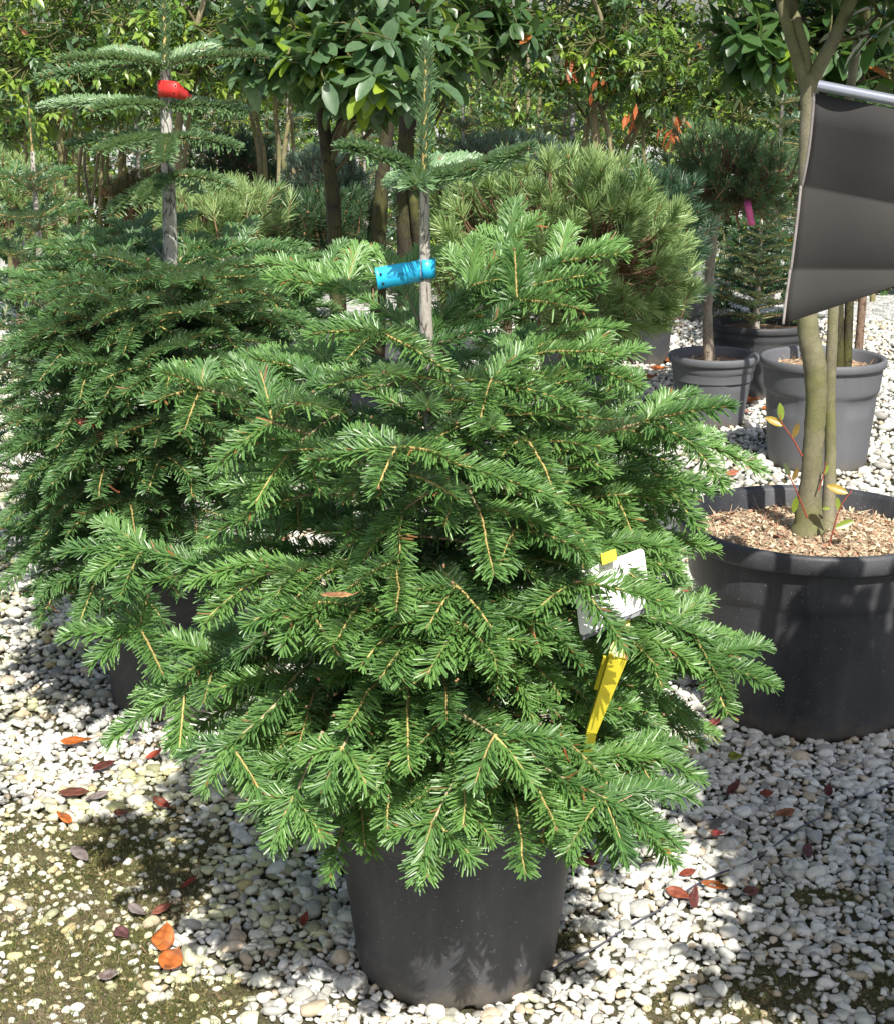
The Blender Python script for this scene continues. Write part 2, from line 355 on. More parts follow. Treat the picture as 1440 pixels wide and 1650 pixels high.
# ================================================================== POTS
def lathe(mb, prof, segs, mod=None, col=(.5, .5, .5), close=False):
    prof = np.asarray(prof, float); n = len(prof); a = np.arange(segs) * 2 * math.pi / segs
    Rr = np.repeat(prof[:, 0][:, None], segs, 1); Z = np.repeat(prof[:, 1][:, None], segs, 1)
    if mod: Rr, Z = mod(Rr, Z, a[None, :], prof)
    v = np.stack([Rr * np.cos(a), Rr * np.sin(a), Z], -1).reshape(-1, 3)
    i = np.arange(n - 1)[:, None] * segs; j = np.arange(segs)[None]; j2 = (j + 1) % segs
    mb.add(v, np.stack([i + j, i + j2, i + segs + j2, i + segs + j], -1).reshape(-1, 4), None, col)
POTI = [0]
def make_pot(label, x, y, rt, rb, h, mat, step=.72, notches=(), soilc=(.30, .20, .13), chips=300, group='plastic plant pots standing on the gravel', lip=.032, panels=True, soildrop=.045, chipcols=None, z0=0.0, fibre=.5):
    t = empty('plant_pot', label, 'plant pot', (x, y, z0), group)
    POTS_XY.append((x, y, rb)); segs = 160 if rt > .19 and y < 4 else 64
    zs = h * step; rr = lambda z: rb + (rt * .93 - rb) * z / h
    prof = [(rb * .6, .004), (rb - .006, .002), (rb, .008)]
    for z in np.linspace(.02, zs - .012, 14): prof.append((rr(z), z))
    prof += [(rr(zs) + .0005, zs - .006), (rr(zs) + .006, zs + .004)]
    for z in np.linspace(zs + .012, h - lip, 6): prof.append((rr(z) + .007, z))
    def mod(Rr, Z, a, prof):
        if panels:
            zz = Z / h; w_ = (np.clip((zz - (step - .16)) / .02, 0, 1) * np.clip((step - .01 - zz) / .015, 0, 1))
            pan = (np.abs(((a / (2 * math.pi) * 4 + .12) % 1) - .5) < .2)
            Rr = Rr - w_ * pan * .006
        for (na, nw, nh) in notches:
            da = np.abs((a - na + math.pi) % (2 * math.pi) - math.pi) < nw
            Z = np.where(da & (Z < nh) & (Rr > rb * .9), nh, Z)
        Z = Z.copy(); return Rr + .0012 * np.sin(a * 2 + x * 9), Z
    mb = MB(); lathe(mb, prof, segs, mod); mb.build('body', mat, t)
    mb = MB(); L = lip; ro = rt; ri = rt * .93 - .006
    pr = [(rr(h - L) + .0065, h - L + .002), (ro - .004, h - L), (ro, h - L + .005), (ro + .001, h - .008), (ro - .003, h - .001), (ro - .008, h + .001), (ri + .006, h - .002), (ri + .001, h - .008), (ri - .003, h - soildrop - .06)]
    lathe(mb, pr, segs); mb.build('rim', mat, t)
    # soil
    mb = MB(); rs = ri - .001; sv = [(0, 0)]; ng = 14; ns = 40; vs = [[0, 0, 0]]; r_ = np.random.RandomState(int(abs(x * 1000) + abs(y * 100)))
    for i in range(1, ng + 1):
        for j in range(ns):
            q_ = rs * i / ng; aa = j * 2 * math.pi / ns; vs.append([q_ * math.cos(aa), q_ * math.sin(aa), 0])
    vs = np.array(vs); hz = h - soildrop
    hgt = lambda X_, Y_: hz + .018 * (fbm(X_ + x * 3, Y_ + y, 9, 3) - .5) * 2 * .7 + .012 * (1 - np.hypot(X_, Y_) / rs)
    vs[:, 2] = hgt(vs[:, 0], vs[:, 1])
    tr = [[0, 1 + j, 1 + (j + 1) % ns] for j in range(ns)]; qd = [[1 + (i - 1) * ns + j, 1 + i * ns + j, 1 + i * ns + (j + 1) % ns, 1 + (i - 1) * ns + (j + 1) % ns] for i in range(1, ng) for j in range(ns)]
    mb.add(vs, qd, tr, soilc); soil = mb.build('soil', M_CHIP, t)
    if chips:
        mb = MB(); n = chips; rad = np.sqrt(r_.rand(n)) * rs * .98; aa = r_.rand(n) * 6.283; X_ = rad * np.cos(aa); Y_ = rad * np.sin(aa)
        a2 = r_.rand(n) * 6.283; el = r_.randn(n) * .35; D = np.stack([np.cos(a2) * np.cos(el), np.sin(a2) * np.cos(el), np.sin(el)], -1)
        cc = np.array(chipcols or [(.50, .38, .24), (.36, .22, .13), (.58, .48, .32), (.22, .12, .08)])[r_.randint(0, 4, n)] * r_.uniform(.7, 1.2, (n, 1))
        fib = r_.rand(n) < fibre
        Ls = np.where(fib, r_.uniform(.015, .045, n), r_.uniform(.006, .014, n)); Ws = np.where(fib, .0016, r_.uniform(.004, .009, n))
        if chips < 600: Ws = Ws * 1.7
        Rf = nz(np.stack([r_.randn(n) * .5, r_.randn(n) * .5, np.ones(n)], -1))
        strip(mb, np.stack([X_, Y_, hgt(X_, Y_) + .004], -1), D, Rf, Ls, Ws, cc, bend=r_.randn(n) * .3)
        mo = mb.build('mulch', M_CHIP, soil); mo['kind'] = 'stuff'
    return t

make_pot('black pot holding the tall blue-tagged fir in the foreground, sunlit front with fir shadows', .016, 2.35, .226, .166, .37, M_POTF, .80, ((-2.25, .05, .016), (-1.44, .055, .014)), chips=250, panels=False, group=None)
make_pot('large black tub at right filled with pale bark mulch around a multi-stem tree', .850, 3.46, .308, .240, .462, M_POTF, .70, (), (.42, .33, .22), 5200, None, .045, False, .05, [(.66, .54, .36), (.50, .34, .22), (.72, .62, .44), (.40, .22, .14)], fibre=.35)
p = G(270, 1090); make_pot('black pot in shade at the left holding the red-tagged fir', -.64, 3.50, .21, .165, .36, M_POT, .8, chips=60)
p = P(1149, 572, 6.5); make_pot('grey pot of the dark globe pine on a tall stem, wood chunks on its soil', p[0], 6.5, .190, .135, .305, M_POTG, .78, chips=150)
PC = [(p[0], 6.5)]
p = P(1330, 590, 5.75); make_pot('grey pot with recessed grip panel at right, partly behind the olive tree stems', p[0], 5.80, .235, .185, .42, M_POTG, .70, soilc=(.4, .28, .18), chips=500)
p = P(937, 600, 7.0); make_pot('mid grey pot standing just behind the trunk of the big mugo pine', p[0], 7.1, .215, .180, .36, M_POTG, .8, chips=80)
p = P(1046, 560, 7.8); make_pot('small dark pot speckled by shade between the two pines', p[0], 7.9, .135, .105, .25, M_POT, .8, chips=0)
p = P(1132, 545, 9.2); make_pot('pale grey pot far behind the globe pine stem', p[0], 9.3, .16, .12, .28, M_POTG, .8, chips=0)
p = P(1222, 580, 7.1); make_pot('wide black tub under the dense dark spruce at right', p[0], 7.15, .24, .22, .34, M_POT, .8, chips=0)
p = P(655, 490, 7.0); make_pot('grey pot with reddish soil behind the blue tag', p[0], 7.0, .215, .17, .38, M_POTG, .75, soilc=(.30, .17, .11), chips=200)
p = P(608, 560, 5.9); make_pot('grey pot hidden in the fir branches below the thick mossy stems', p[0], 6.2, .19, .15, .30, M_POTG, .75, chips=0)
p = P(205, 505, 7.3); make_pot('grey pot with rusty soil showing at far left through the red-tagged fir', p[0] + .01, 7.3, .19, .14, .34, M_POTG, .8, soilc=(.3, .15, .1), chips=120)
p = P(405, 505, 8.2); make_pot('pale grey pot in the gap right of the red-tagged fir trunk', p[0], 8.2, .21, .17, .36, M_POTG, .8, chips=0)
p = P(325, 505, 8.8); make_pot('grey pot with yellow-green leaves hanging over it, behind the red-tagged fir', p[0], 8.8, .18, .15, .36, M_POTG, .8, chips=0)
p = P(368, 565, 6.4); make_pot('dark pot with brown soil between the two firs', p[0], 6.5, .19, .15, .30, M_POT, .8, soilc=(.28, .17, .1), chips=200)

mb = MB()
pebbles(mb, hwf, 1.95, 3.25, .0158, I2, F2, 1, 1.0)
pebbles(mb, hwf, 3.25, 4.8, .0200, I1, F1, 2, 1.0)
pebbles(mb, hwf, 4.8, 9.3, .030, I1, F1, 3, .85)
pebbles(mb, hwf, 1.95, 3.3, .0085, I1, F1, 9, .9, grit=True)
tag(mb.build('gravel', M_PEB), 'white and grey rounded gravel covering the nursery floor, mossy in places', 'gravel', kind='stuff')
# moss tufts / fine blades in the moss patches
r = np.random.RandomState(4); n = 120000
y = r.uniform(1.98, 3.4, n); x = r.uniform(-1, 1, n) * hwf(y); mk = mossmask(x, y); k = (r.rand(n) < mk * .9); x, y = x[k], y[k]; n = len(x)
D = nz(np.stack([r.randn(n) * .8, r.randn(n) * .8, np.ones(n)], -1)); mb = MB()
cc = np.array([(.12, .14, .04), (.18, .17, .06), (.24, .19, .10), (.08, .11, .03)])[r.randint(0, 4, n)] * r.uniform(.6, 1.3, (n, 1))
strip(mb, np.stack([x, y, gh(x, y) - .001], -1), D, nz(r.randn(n, 3)), r.uniform(.004, .015, n), r.uniform(.0009, .002, n), cc, r.randn(n) * .3)
# straw-like dead grass and needles
n2 = 1500; y = r.uniform(1.98, 4.0, n2); x = r.uniform(-1, 1, n2) * hwf(y); a = r.rand(n2) * 6.28
D = nz(np.stack([np.cos(a), np.sin(a), r.randn(n2) * .12], -1)); cc = np.array([(.30, .16, .08), (.38, .28, .16), (.2, .10, .06), (.25, .22, .08)])[r.randint(0, 4, n2)]
strip(mb, np.stack([x, y, gh(x, y) + .012 + r.rand(n2) * .006], -1), D, np.tile([0, 0, 1.], (n2, 1)), r.uniform(.012, .045, n2), .0013, cc, r.randn(n2) * .2)
tag(mb.build('moss_and_litter', M_MOSS), 'olive moss and fine dead needles spread between the stones', 'moss', kind='stuff')

# ================================================================== FIRS
WHITE = np.array([.50, .46, .40]); TAN = np.array([.46, .34, .13]); TANB = np.array([.42, .33, .20])
class Fir:
    def __init__(s, dens=1050, nl=.031, nw=.0031, seg=.138, seed=1, green=((.062, .150, .040), (.165, .315, .080)), rows=((0, .4), (.5, 1), (1, .55)), sides=5):
        s.wood = MB(); s.A = [[] for _ in range(7)]; s.dens = dens; s.nl = nl; s.nw = nw; s.seg = seg; s.r = np.random.RandomState(seed); s.g = np.array(green); s.rows = rows; s.sides = sides
        s.bh = .15; s.gaps = []
    def shoot(s, pts, up, r0, r1, age, radial=False, nlk=1.0):
        r = s.r; pts = np.asarray(pts)
        for g in s.gaps:      # openings where a whorl has no shoots in front
            if ((pts[2] - g[0]) ** 2).sum() < g[1] ** 2: return
        seg = np.linalg.norm(np.diff(pts, axis=0), axis=1); cum = np.concatenate([[0], np.cumsum(seg)]); L = cum[-1]
        col = TAN if age <= 1 else (TANB if age == 2 else WHITE)
        tube(s.wood, pts, [r0, r1], s.sides if r0 > .002 else 4, col * r.uniform(.75, 1.15), cap=False)
        dk = {0: 1., 1: 1., 2: 1., 3: .8, 4: .5, 5: .22}.get(age, .05)
        n = int(L * s.dens * dk + r.rand())
        if n < 1: return
        t = (np.arange(n) + r.rand(n) * 1.2) / n * L; Pn = np.stack([np.interp(t, cum, pts[:, k]) for k in range(3)], -1)
        tg = nz(np.gradient(pts, axis=0)); T = nz(np.stack([np.interp(t, cum, tg[:, k]) for k in range(3)], -1))
        U = nz(up - T * (T @ up)[:, None]); Sd = np.cross(T, U); f = t / L
        if radial: ph = r.rand(n) * 6.283; al = R_(42) + r.randn(n) * .13
        else:
            ph = np.where(r.rand(n) < .30, r.choice([-1, 1], n) * r.uniform(.38, .95, n), np.sign(r.randn(n)) * np.clip(1.2 + r.randn(n) * .42, .45, 2.3))
            if age >= 3: ph = np.sign(ph) * np.clip(np.abs(ph), .7, 2.3)
            al = R_(62) - .30 * np.clip(np.cos(ph), 0, 1) + r.randn(n) * .09
        if age <= 1 or True: al = al * (1 - .45 * np.clip((f - .82) / .18, 0, 1) * (age <= 1))
        Rd = U * np.cos(ph)[:, None] + Sd * np.sin(ph)[:, None]
        D = nz(T * np.cos(al)[:, None] + Rd * np.sin(al)[:, None] + r.randn(n, 3) * .035)
        Rf = nz(U * 1.0 - T * (.9 * np.clip(np.cos(ph), 0, 1))[:, None] + r.randn(n, 3) * .36) if not radial else nz(T + Rd * .2)
        Ln = s.nl * nlk * r.uniform(.8, 1.15, n) * (1 - .25 * np.clip(np.cos(ph), 0, 1)) * (1 - .3 * np.clip((f - .8) / .2, 0, 1)) * (1 - .2 * np.clip((.12 - f) / .12, 0, 1))
        hue = np.clip(r.rand() * .7 + s.bh + r.randn(n) * .22 + (.2 if age <= 1 else -.15), 0, 1)[:, None]
        cc = s.g[0] * (1 - hue) + s.g[1] * hue
        od = r.rand(n) < .006 * age; cc[od] = (.30, .14, .05)
        for a, b in zip(s.A, (Pn, D, Rf, Ln, s.nw * r.uniform(.8, 1.15, n), cc, -.05 + r.randn(n) * .06)): a.append(b)
    def bud(s, p, d):
        r = s.r
        for k in range(3):
            q = p + nz(r.randn(3)) * .0016 + nz(d) * .001
            s.wood.add(q + I1 * .0019, None, F1, (.26, .15, .08))
    def grow(s, p, d, up, L, order, droop=.42, rk=1.0):
        r = s.r; ny = max(1, int(round(L / s.seg))); seg = L / ny; d = nz(d); k = 5
        for y in range(ny):
            age = ny - y; pts = [p]; dr = droop * r.uniform(.4, 1.5); yaw = r.randn() * .03
            for i in range(k):
                d = nz(d + np.array([0, 0, -dr / k]) + np.cross(up, d) * yaw); p = p + d * seg / k; pts.append(p)
            up = nz(up - d * np.dot(up, d))
            s.shoot(pts, up, .0013 + .0009 * age, .0011 + .0009 * (age - 1), age)
            if y < ny - 1:
                rem = L - (y + 1) * seg
                for sg in (-1, 1):
                    Ll = rem * r.uniform(.55, .85)
                    if Ll > .045 and r.rand() < .9:
                        an = R_(r.uniform(38, 56)) * sg; dl = d * math.cos(an) + np.cross(up, d) * math.sin(an) + up * r.uniform(-.05, .28)
                        s.grow(p, dl, up, Ll, order + 1, droop)
        s.bud(p, d)
    def bough(s, p0, p2, arch=.10, droop=.16, yaw=0):
        r = s.r; s.bh = r.uniform(-.1, .4); p0 = np.array(p0, float); p2 = np.array(p2, float); L = np.linalg.norm(p2 - p0)
        side = nz(np.cross(p2 - p0, [0, 0, 1])); p1 = (p0 + p2) / 2 + np.array([0, 0, arch * L]) * 2 * .8 + side * L * r.randn() * .06
        ny = max(2, int(round(L / s.seg))); tt = np.linspace(0, 1, ny * 5 + 1)[:, None]
        C = p0 * (1 - tt) ** 2 + 2 * p1 * tt * (1 - tt) + p2 * tt ** 2; C[1:-1] += r.randn(len(C) - 2, 3) * .0012
        seg = L / ny; up0 = nz(np.array([0, -.30, 1.]) + side * r.randn() * .12)
        for y in range(ny):
            pts = C[y * 5:y * 5 + 6]; d = nz(pts[-1] - pts[-2]); up = nz(up0 - d * np.dot(up0, d)); age = ny - y
            s.shoot(pts, up, .0014 + .0011 * age, .0012 + .0011 * (age - 1), age)
            rem = L - (y + 1) * seg
            if y < ny - 1:
                for sg in (-1, 1):
                    Ll = min(rem * r.uniform(.7, .98), .25)
                    if y < ny - 3 and r.rand() < .72: continue
                    an = R_(r.uniform(42, 60)) * sg; dl = d * math.cos(an) + np.cross(up, d) * math.sin(an) + up * r.uniform(-.02, .28)
                    s.grow(pts[-1], dl, up, Ll, 1, droop)
                if r.rand() < .3:      # internodal twig
                    q = pts[2]; sg = r.choice([-1, 1]); an = R_(r.uniform(50, 70)) * sg
                    s.grow(q, d * math.cos(an) + np.cross(up, d) * math.sin(an) + up * .05, up, r.uniform(.035, .075), 2, droop)
        s.bud(C[-1], C[-1] - C[-2])
    def needles(s, parent, name='crown', mat=None):
        mb = MB(); A = [np.concatenate(a) for a in s.A]
        (leaves(mb, A[0], A[1], A[2], A[3], A[4], A[5], A[6], -.24, s.rows) if s.dens > 300 and s.sides > 4 else strip(mb, A[0], A[1], A[2], A[3], A[4], A[5], A[6], s.rows)); s.count = len(A[0])
        return mb.build(name, mat or M_NEEDLE, parent, smooth=False)

# ---- main fir
BASE = np.array([.016, 2.35, .32])
def trunkp(z):
    return np.array([np.interp(z, [.3, .7, 1.1, 1.5], [.016, -.012, -.032, -.034]), 2.35 + .006 * math.sin(z * 9), z])
t1 = empty('fir_tree', 'bushy blue-tagged fir filling the centre of the picture, bare pale trunk under one top whorl', 'fir tree', (0, 0, 0))
F = Fir(dens=1650, seed=3)
tips = [
 # px, py, Y
 (430, 484, 2.28), (545, 440, 2.50), (500, 520, 2.12), (828, 405, 2.42), (992, 572, 2.18), (736, 600, 2.03), (620, 600, 2.0), (150, 905, 2.52), (105, 955, 2.56), (205, 875, 2.62), (120, 1000, 2.6),
 (265, 596, 2.30), (262, 650, 2.22), (425, 600, 2.12), (480, 650, 2.02), (620, 690, 1.97), (690, 660, 1.98), (795, 690, 1.98), (935, 655, 2.08), (1175, 655, 2.30), (860, 640, 2.08),
 (345, 755, 2.12), (372, 800, 2.04), (450, 740, 2.0), (610, 800, 1.90), (505, 800, 1.93), (895, 800, 1.97), (730, 790, 1.92), (1228, 758, 2.48), (1150, 790, 2.42), (980, 760, 2.2), (800, 745, 1.95), 
 (102, 884, 2.22), (185, 838, 2.32), (330, 870, 2.1), (450, 900, 2.0), (560, 900, 1.93), (690, 915, 1.88), (795, 925, 1.88), (945, 885, 1.98), (1150, 885, 2.35), (1050, 860, 2.3), (880, 860, 2.0),
 (105, 1020, 2.30), (170, 965, 2.25), (262, 1010, 2.08), (330, 1000, 2.0), (440, 1000, 1.95), (542, 1035, 1.86), (640, 985, 1.85), (615, 1092, 1.84), (735, 1095, 1.83), (800, 1080, 1.84), (700, 1000, 1.86), (800, 1000, 1.88), (1074, 972, 2.0), (1005, 1040, 1.98), (900, 1120, 2.0), (1282, 990, 2.52), (1245, 1100, 2.3), (1180, 1150, 2.30), (870, 1050, 1.92),
 (172, 1195, 2.22), (275, 1200, 2.15), (335, 1130, 2.1), (320, 1265, 2.02), (398, 1270, 1.98), (455, 1365, 1.93), (528, 1412, 2.0), (550, 1290, 1.9), (480, 1200, 1.92), (600, 1280, 1.86), (690, 1410, 1.82), (660, 1240, 1.84), (780, 1250, 1.84), (845, 1405, 1.86), (925, 1385, 1.90), (860, 1240, 1.9), (1085, 1390, 1.97), (1090, 1300, 2.06), (1055, 1215, 2.2), (960, 1240, 2.0), (1115, 1160, 2.45), (560, 1170, 1.88), (720, 1160, 1.86), (400, 1150, 2.0),
 (380, 1240, 1.97), (430, 1325, 1.92), (360, 1200, 2.0), (500, 1335, 1.88), (625, 1335, 1.85), (745, 1330, 1.82), (990, 1385, 1.92), (1040, 1345, 1.98), (1000, 1290, 1.95), (1035, 1250, 2.1), (895, 1335, 1.86),
 (1200, 1045, 2.35), (1150, 1000, 2.4), (1125, 1080, 2.2), (1225, 1025, 2.5), (1080, 1125, 2.3), (135, 930, 2.25), (235, 940, 2.15), (215, 1065, 2.25), (1110, 800, 2.25), (1090, 920, 2.25), (380, 1010, 2.0),
]
def slope(z): return -.42 * (z - .62) / .45 if z > .62 else .22 * (.62 - z) / .2
def add_bough(F, tip, tp, lo, hi, rr, extra=0):
    c = tp(tip[2]); rad = np.hypot(tip[0] - c[0], tip[1] - c[1]); za = tip[2] + rad * (slope(tip[2]) + rr.uniform(-.1, .1)) + extra
    za = min(max(za, lo), hi); F.bough(tp(za), tip, arch=rr.uniform(.08, .19) + (.08 if .95 > tip[2] > .82 else (-.05 if tip[2] > 1.0 else 0)), droop=rr.uniform(.25, .55))
rr = np.random.RandomState(11)
GAPS = [(525, 866, 48), (870, 935, 42), (760, 1118, 34), (820, 1122, 38), (890, 1132, 42), (600, 655, 34), (660, 650, 26), (470, 1108, 34), (1010, 1115, 40), (290, 815, 50), (235, 800, 45), (150, 955, 30), (700, 1045, 24), (660, 880, 30), (350, 690, 30), (560, 1110, 28), (860, 740, 28), (450, 850, 30), (350, 560, 36), (300, 1075, 26), (700, 700, 22), (960, 850, 26), (235, 735, 60), (180, 800, 50), (320, 770, 30), (1050, 742, 44), (1010, 730, 30), (400, 880, 26), (620, 1125, 26), (740, 870, 24), (560, 640, 24), (940, 800, 30), (1120, 900, 26)]
F.gaps = [(P(a, b, Y_), rpx * 1.15 / 1136) for a, b, rpx in GAPS for Y_ in (1.84, 1.90, 1.96, 2.02, 2.08, 2.14, 2.20, 2.26, 2.32)]
for (a, b, c) in tips:
    if rr.rand() < (.52 if a < 950 and 1060 > b > 480 else .28): continue
    add_bough(F, P(a, b, c), trunkp, .42, 1.07, rr)
for z, rad, n in ((1.06, .30, 4), (.93, .36, 5), (.80, .44, 5), (.67, .48, 6), (.55, .50, 6), (.44, .46, 6)):      # boughs on the far side
    for k in range(n):
        a = R_(8 + 164 * (k + rr.uniform(.15, .85)) / n); L = rad * rr.uniform(.8, 1.12); c = trunkp(z)
        F.bough(c, c + np.array([math.cos(a) * L, math.sin(a) * L, L * (-slope(z)) * .8 + rr.uniform(-.04, .04)]), arch=.08, droop=.18)
for z in np.linspace(.45, 1.0, 7):       # short inner twigs round the trunk
    a = rr.rand() * 6.283; L = rr.uniform(.14, .26); c = trunkp(z)
    F.bough(c, c + np.array([math.cos(a) * L, math.sin(a) * L, rr.uniform(-.02, .08)]), arch=.06, droop=.15)
F.gaps = []
def spray(F, pts, ends):
    C = crom(np.array([P(*q) for q in pts]), 5); F.shoot(C, nz(np.array([0, -.3, 1.])), .0034, .0022, 2)
    for e in ends: single(F, C[-1], P(*e), .008)
def single(F, a, b, arch, up=(0, 0, 1.), age=1, r0=.0026):
    a = np.array(a); b = np.array(b); p1 = (a + b) / 2 + np.array([0, 0, arch]); tt = np.linspace(0, 1, 12)[:, None]
    C = a * (1 - tt) ** 2 + 2 * p1 * tt * (1 - tt) + b * tt ** 2
    F.shoot(C, nz(np.array(up) + [0, -.35, 0]), r0, .0014, age); F.bud(C[-1], C[-1] - C[-2])
spray(F, [(800, 950, 2.12), (870, 935, 2.05), (928, 938, 1.99)], [(1078, 974, 1.93), (1006, 1042, 1.93), (862, 985, 1.94), (800, 1000, 1.98)])
spray(F, [(430, 942, 2.12), (340, 915, 2.16), (232, 884, 2.19)], [(100, 890, 2.2), (195, 960, 2.12), (160, 842, 2.25), (150, 925, 2.16)])
spray(F, [(700, 1130, 2.05), (740, 1150, 1.93), (795, 1185, 1.86)], [(905, 1195, 1.86), (855, 1260, 1.82), (765, 1262, 1.82)])
spray(F, [(820, 1200, 2.02), (880, 1240, 1.96), (970, 1285, 1.92)], [(1090, 1360, 1.90), (1080, 1275, 2.0), (915, 1370, 1.86), (1010, 1385, 1.88)])
spray(F, [(760, 1210, 1.98), (730, 1260, 1.90), (698, 1325, 1.85)], [(672, 1418, 1.83), (632, 1345, 1.85), (762, 1385, 1.83)])
spray(F, [(600, 1130, 2.0), (580, 1160, 1.93), (552, 1205, 1.88)], [(520, 1275, 1.86), (590, 1262, 1.85), (490, 1220, 1.88)])
spray(F, [(520, 1180, 1.98), (500, 1230, 1.93), (474, 1285, 1.90)], [(440, 1362, 1.88), (520, 1350, 1.87), (398, 1300, 1.92)])
spray(F, [(680, 560, 2.3), (650, 540, 2.2), (612, 536, 2.15)], [(500, 540, 2.1), (545, 520, 2.2), (720, 598, 2.06), (560, 580, 2.06)])
spray(F, [(690, 560, 2.3), (780, 528, 2.3), (832, 485, 2.32)], [(828, 402, 2.34), (965, 462, 2.3), (940, 500, 2.24), (780, 470, 2.4)])
spray(F, [(960, 700, 2.25), (1000, 690, 2.2), (1040, 680, 2.18)], [(1175, 655, 2.14), (1120, 720, 2.12), (1080, 640, 2.24)])
spray(F, [(400, 650, 2.25), (360, 635, 2.2), (325, 628, 2.17)], [(262, 600, 2.14), (245, 650, 2.1), (330, 590, 2.25), (300, 690, 2.08)])
spray(F, [(770, 840, 2.1), (800, 845, 2.03), (830, 850, 2.0)], [(945, 890, 1.93), (800, 925, 1.9), (900, 840, 2.0)])
spray(F, [(690, 900, 2.1), (720, 930, 2.0), (735, 945, 1.95)], [(690, 1010, 1.88), (640, 960, 1.92), (790, 1010, 1.88)])
spray(F, [(800, 1000, 2.0), (745, 1005, 1.92)], [(690, 1085, 1.86), (800, 1065, 1.86), (640, 1005, 1.9)])
spray(F, [(640, 1010, 2.0), (632, 1022, 1.93)], [(585, 1070, 1.88), (650, 1095, 1.86)])
spray(F, [(440, 945, 2.1), (470, 965, 2.02), (490, 975, 1.97)], [(545, 1055, 1.88), (400, 1005, 1.94), (560, 975, 1.93), (455, 1040, 1.93)])
spray(F, [(430, 1020, 2.1), (380, 1055, 2.1), (300, 1105, 2.12)], [(178, 1192, 2.1), (290, 1205, 2.05), (225, 1120, 2.16)])
spray(F, [(470, 1110, 2.02), (420, 1160, 1.98), (370, 1200, 1.96)], [(330, 1270, 1.94), (420, 1275, 1.92), (300, 1215, 2.0)])
spray(F, [(500, 700, 2.15), (440, 680, 2.1)], [(345, 755, 2.06), (420, 600, 2.16), (480, 640, 2.08)])
spray(F, [(780, 600, 2.2), (790, 615, 2.12)], [(930, 655, 2.06), (770, 690, 2.02), (840, 570, 2.16)])
spray(F, [(1080, 1060, 2.3), (1130, 1065, 2.26)], [(1245, 1105, 2.2), (1170, 1150, 2.16), (1230, 1040, 2.3)])
spray(F, [(420, 1085, 2.2), (330, 1050, 2.2), (225, 1012, 2.2)], [(104, 1024, 2.2), (150, 1068, 2.16), (180, 955, 2.26), (262, 1085, 2.12), (240, 960, 2.2)])
spray(F, [(430, 1060, 2.15), (350, 1065, 2.12)], [(290, 1090, 2.08), (330, 1130, 2.06), (280, 1030, 2.14)])
spray(F, [(900, 1060, 2.2), (1000, 1090, 2.28)], [(1120, 1165, 2.34), (1060, 1180, 2.25), (1100, 1080, 2.36)])
spray(F, [(660, 760, 2.1), (650, 735, 2.02), (640, 722, 1.97)], [(500, 745, 1.98), (890, 800, 1.92), (610, 785, 1.88), (560, 700, 2.05), (720, 735, 1.92)])
# top whorl
wz = trunkp(1.312)
F.grow(wz, P(556, 236, 2.25) - wz, np.array([0, 0, 1.]), 0, 0) if False else None
F.g = np.array(((.13, .24, .11), (.26, .40, .20))); F.dens = 2600; F.nw = .0040
for tp_, ar in (((556, 238, 2.22), .012), ((848, 240, 2.10), -.018), ((770, 262, 2.62), .015), ((636, 292, 2.7), .0), ((668, 300, 2.20), .006), ((720, 262, 2.55), .01)):
    for _ in range(2 if ar != .006 else 1): single(F, wz, P(*tp_), ar)
# leader
pl = np.array([trunkp(z) for z in np.linspace(1.315, 1.502, 12)]); pl[:, 0] += np.linspace(0, .004, 12)
F.dens = 2400; F.nw = .0036; F.shoot(pl, np.array([0, -1., 0]), .0048, .003, 1, radial=True, nlk=.72); F.shoot(pl[-3:], np.array([0, -1., 0]), .003, .002, 1, radial=True, nlk=.6); F.bud(pl[-1], np.array([0, 0, 1.]))
F.dens = 500; pl2 = np.array([trunkp(z) for z in np.linspace(1.27, 1.315, 5)]); F.shoot(pl2, np.array([0, -1., 0]), .007, .0065, 2, radial=True, nlk=.8)
F.needles(t1); F.wood.build('branches', M_TWIG, t1)
mb = MB(); tz = np.linspace(.31, 1.315, 60); tube(mb, np.array([trunkp(z) for z in tz]), np.interp(tz, [.3, .45, 1.05, 1.31], [.020, .0165, .0105, .0068]), 14, WHITE, bump=.025)
mb.build('trunk', M_FIRBARK, t1)
print('main fir needles', F.count)

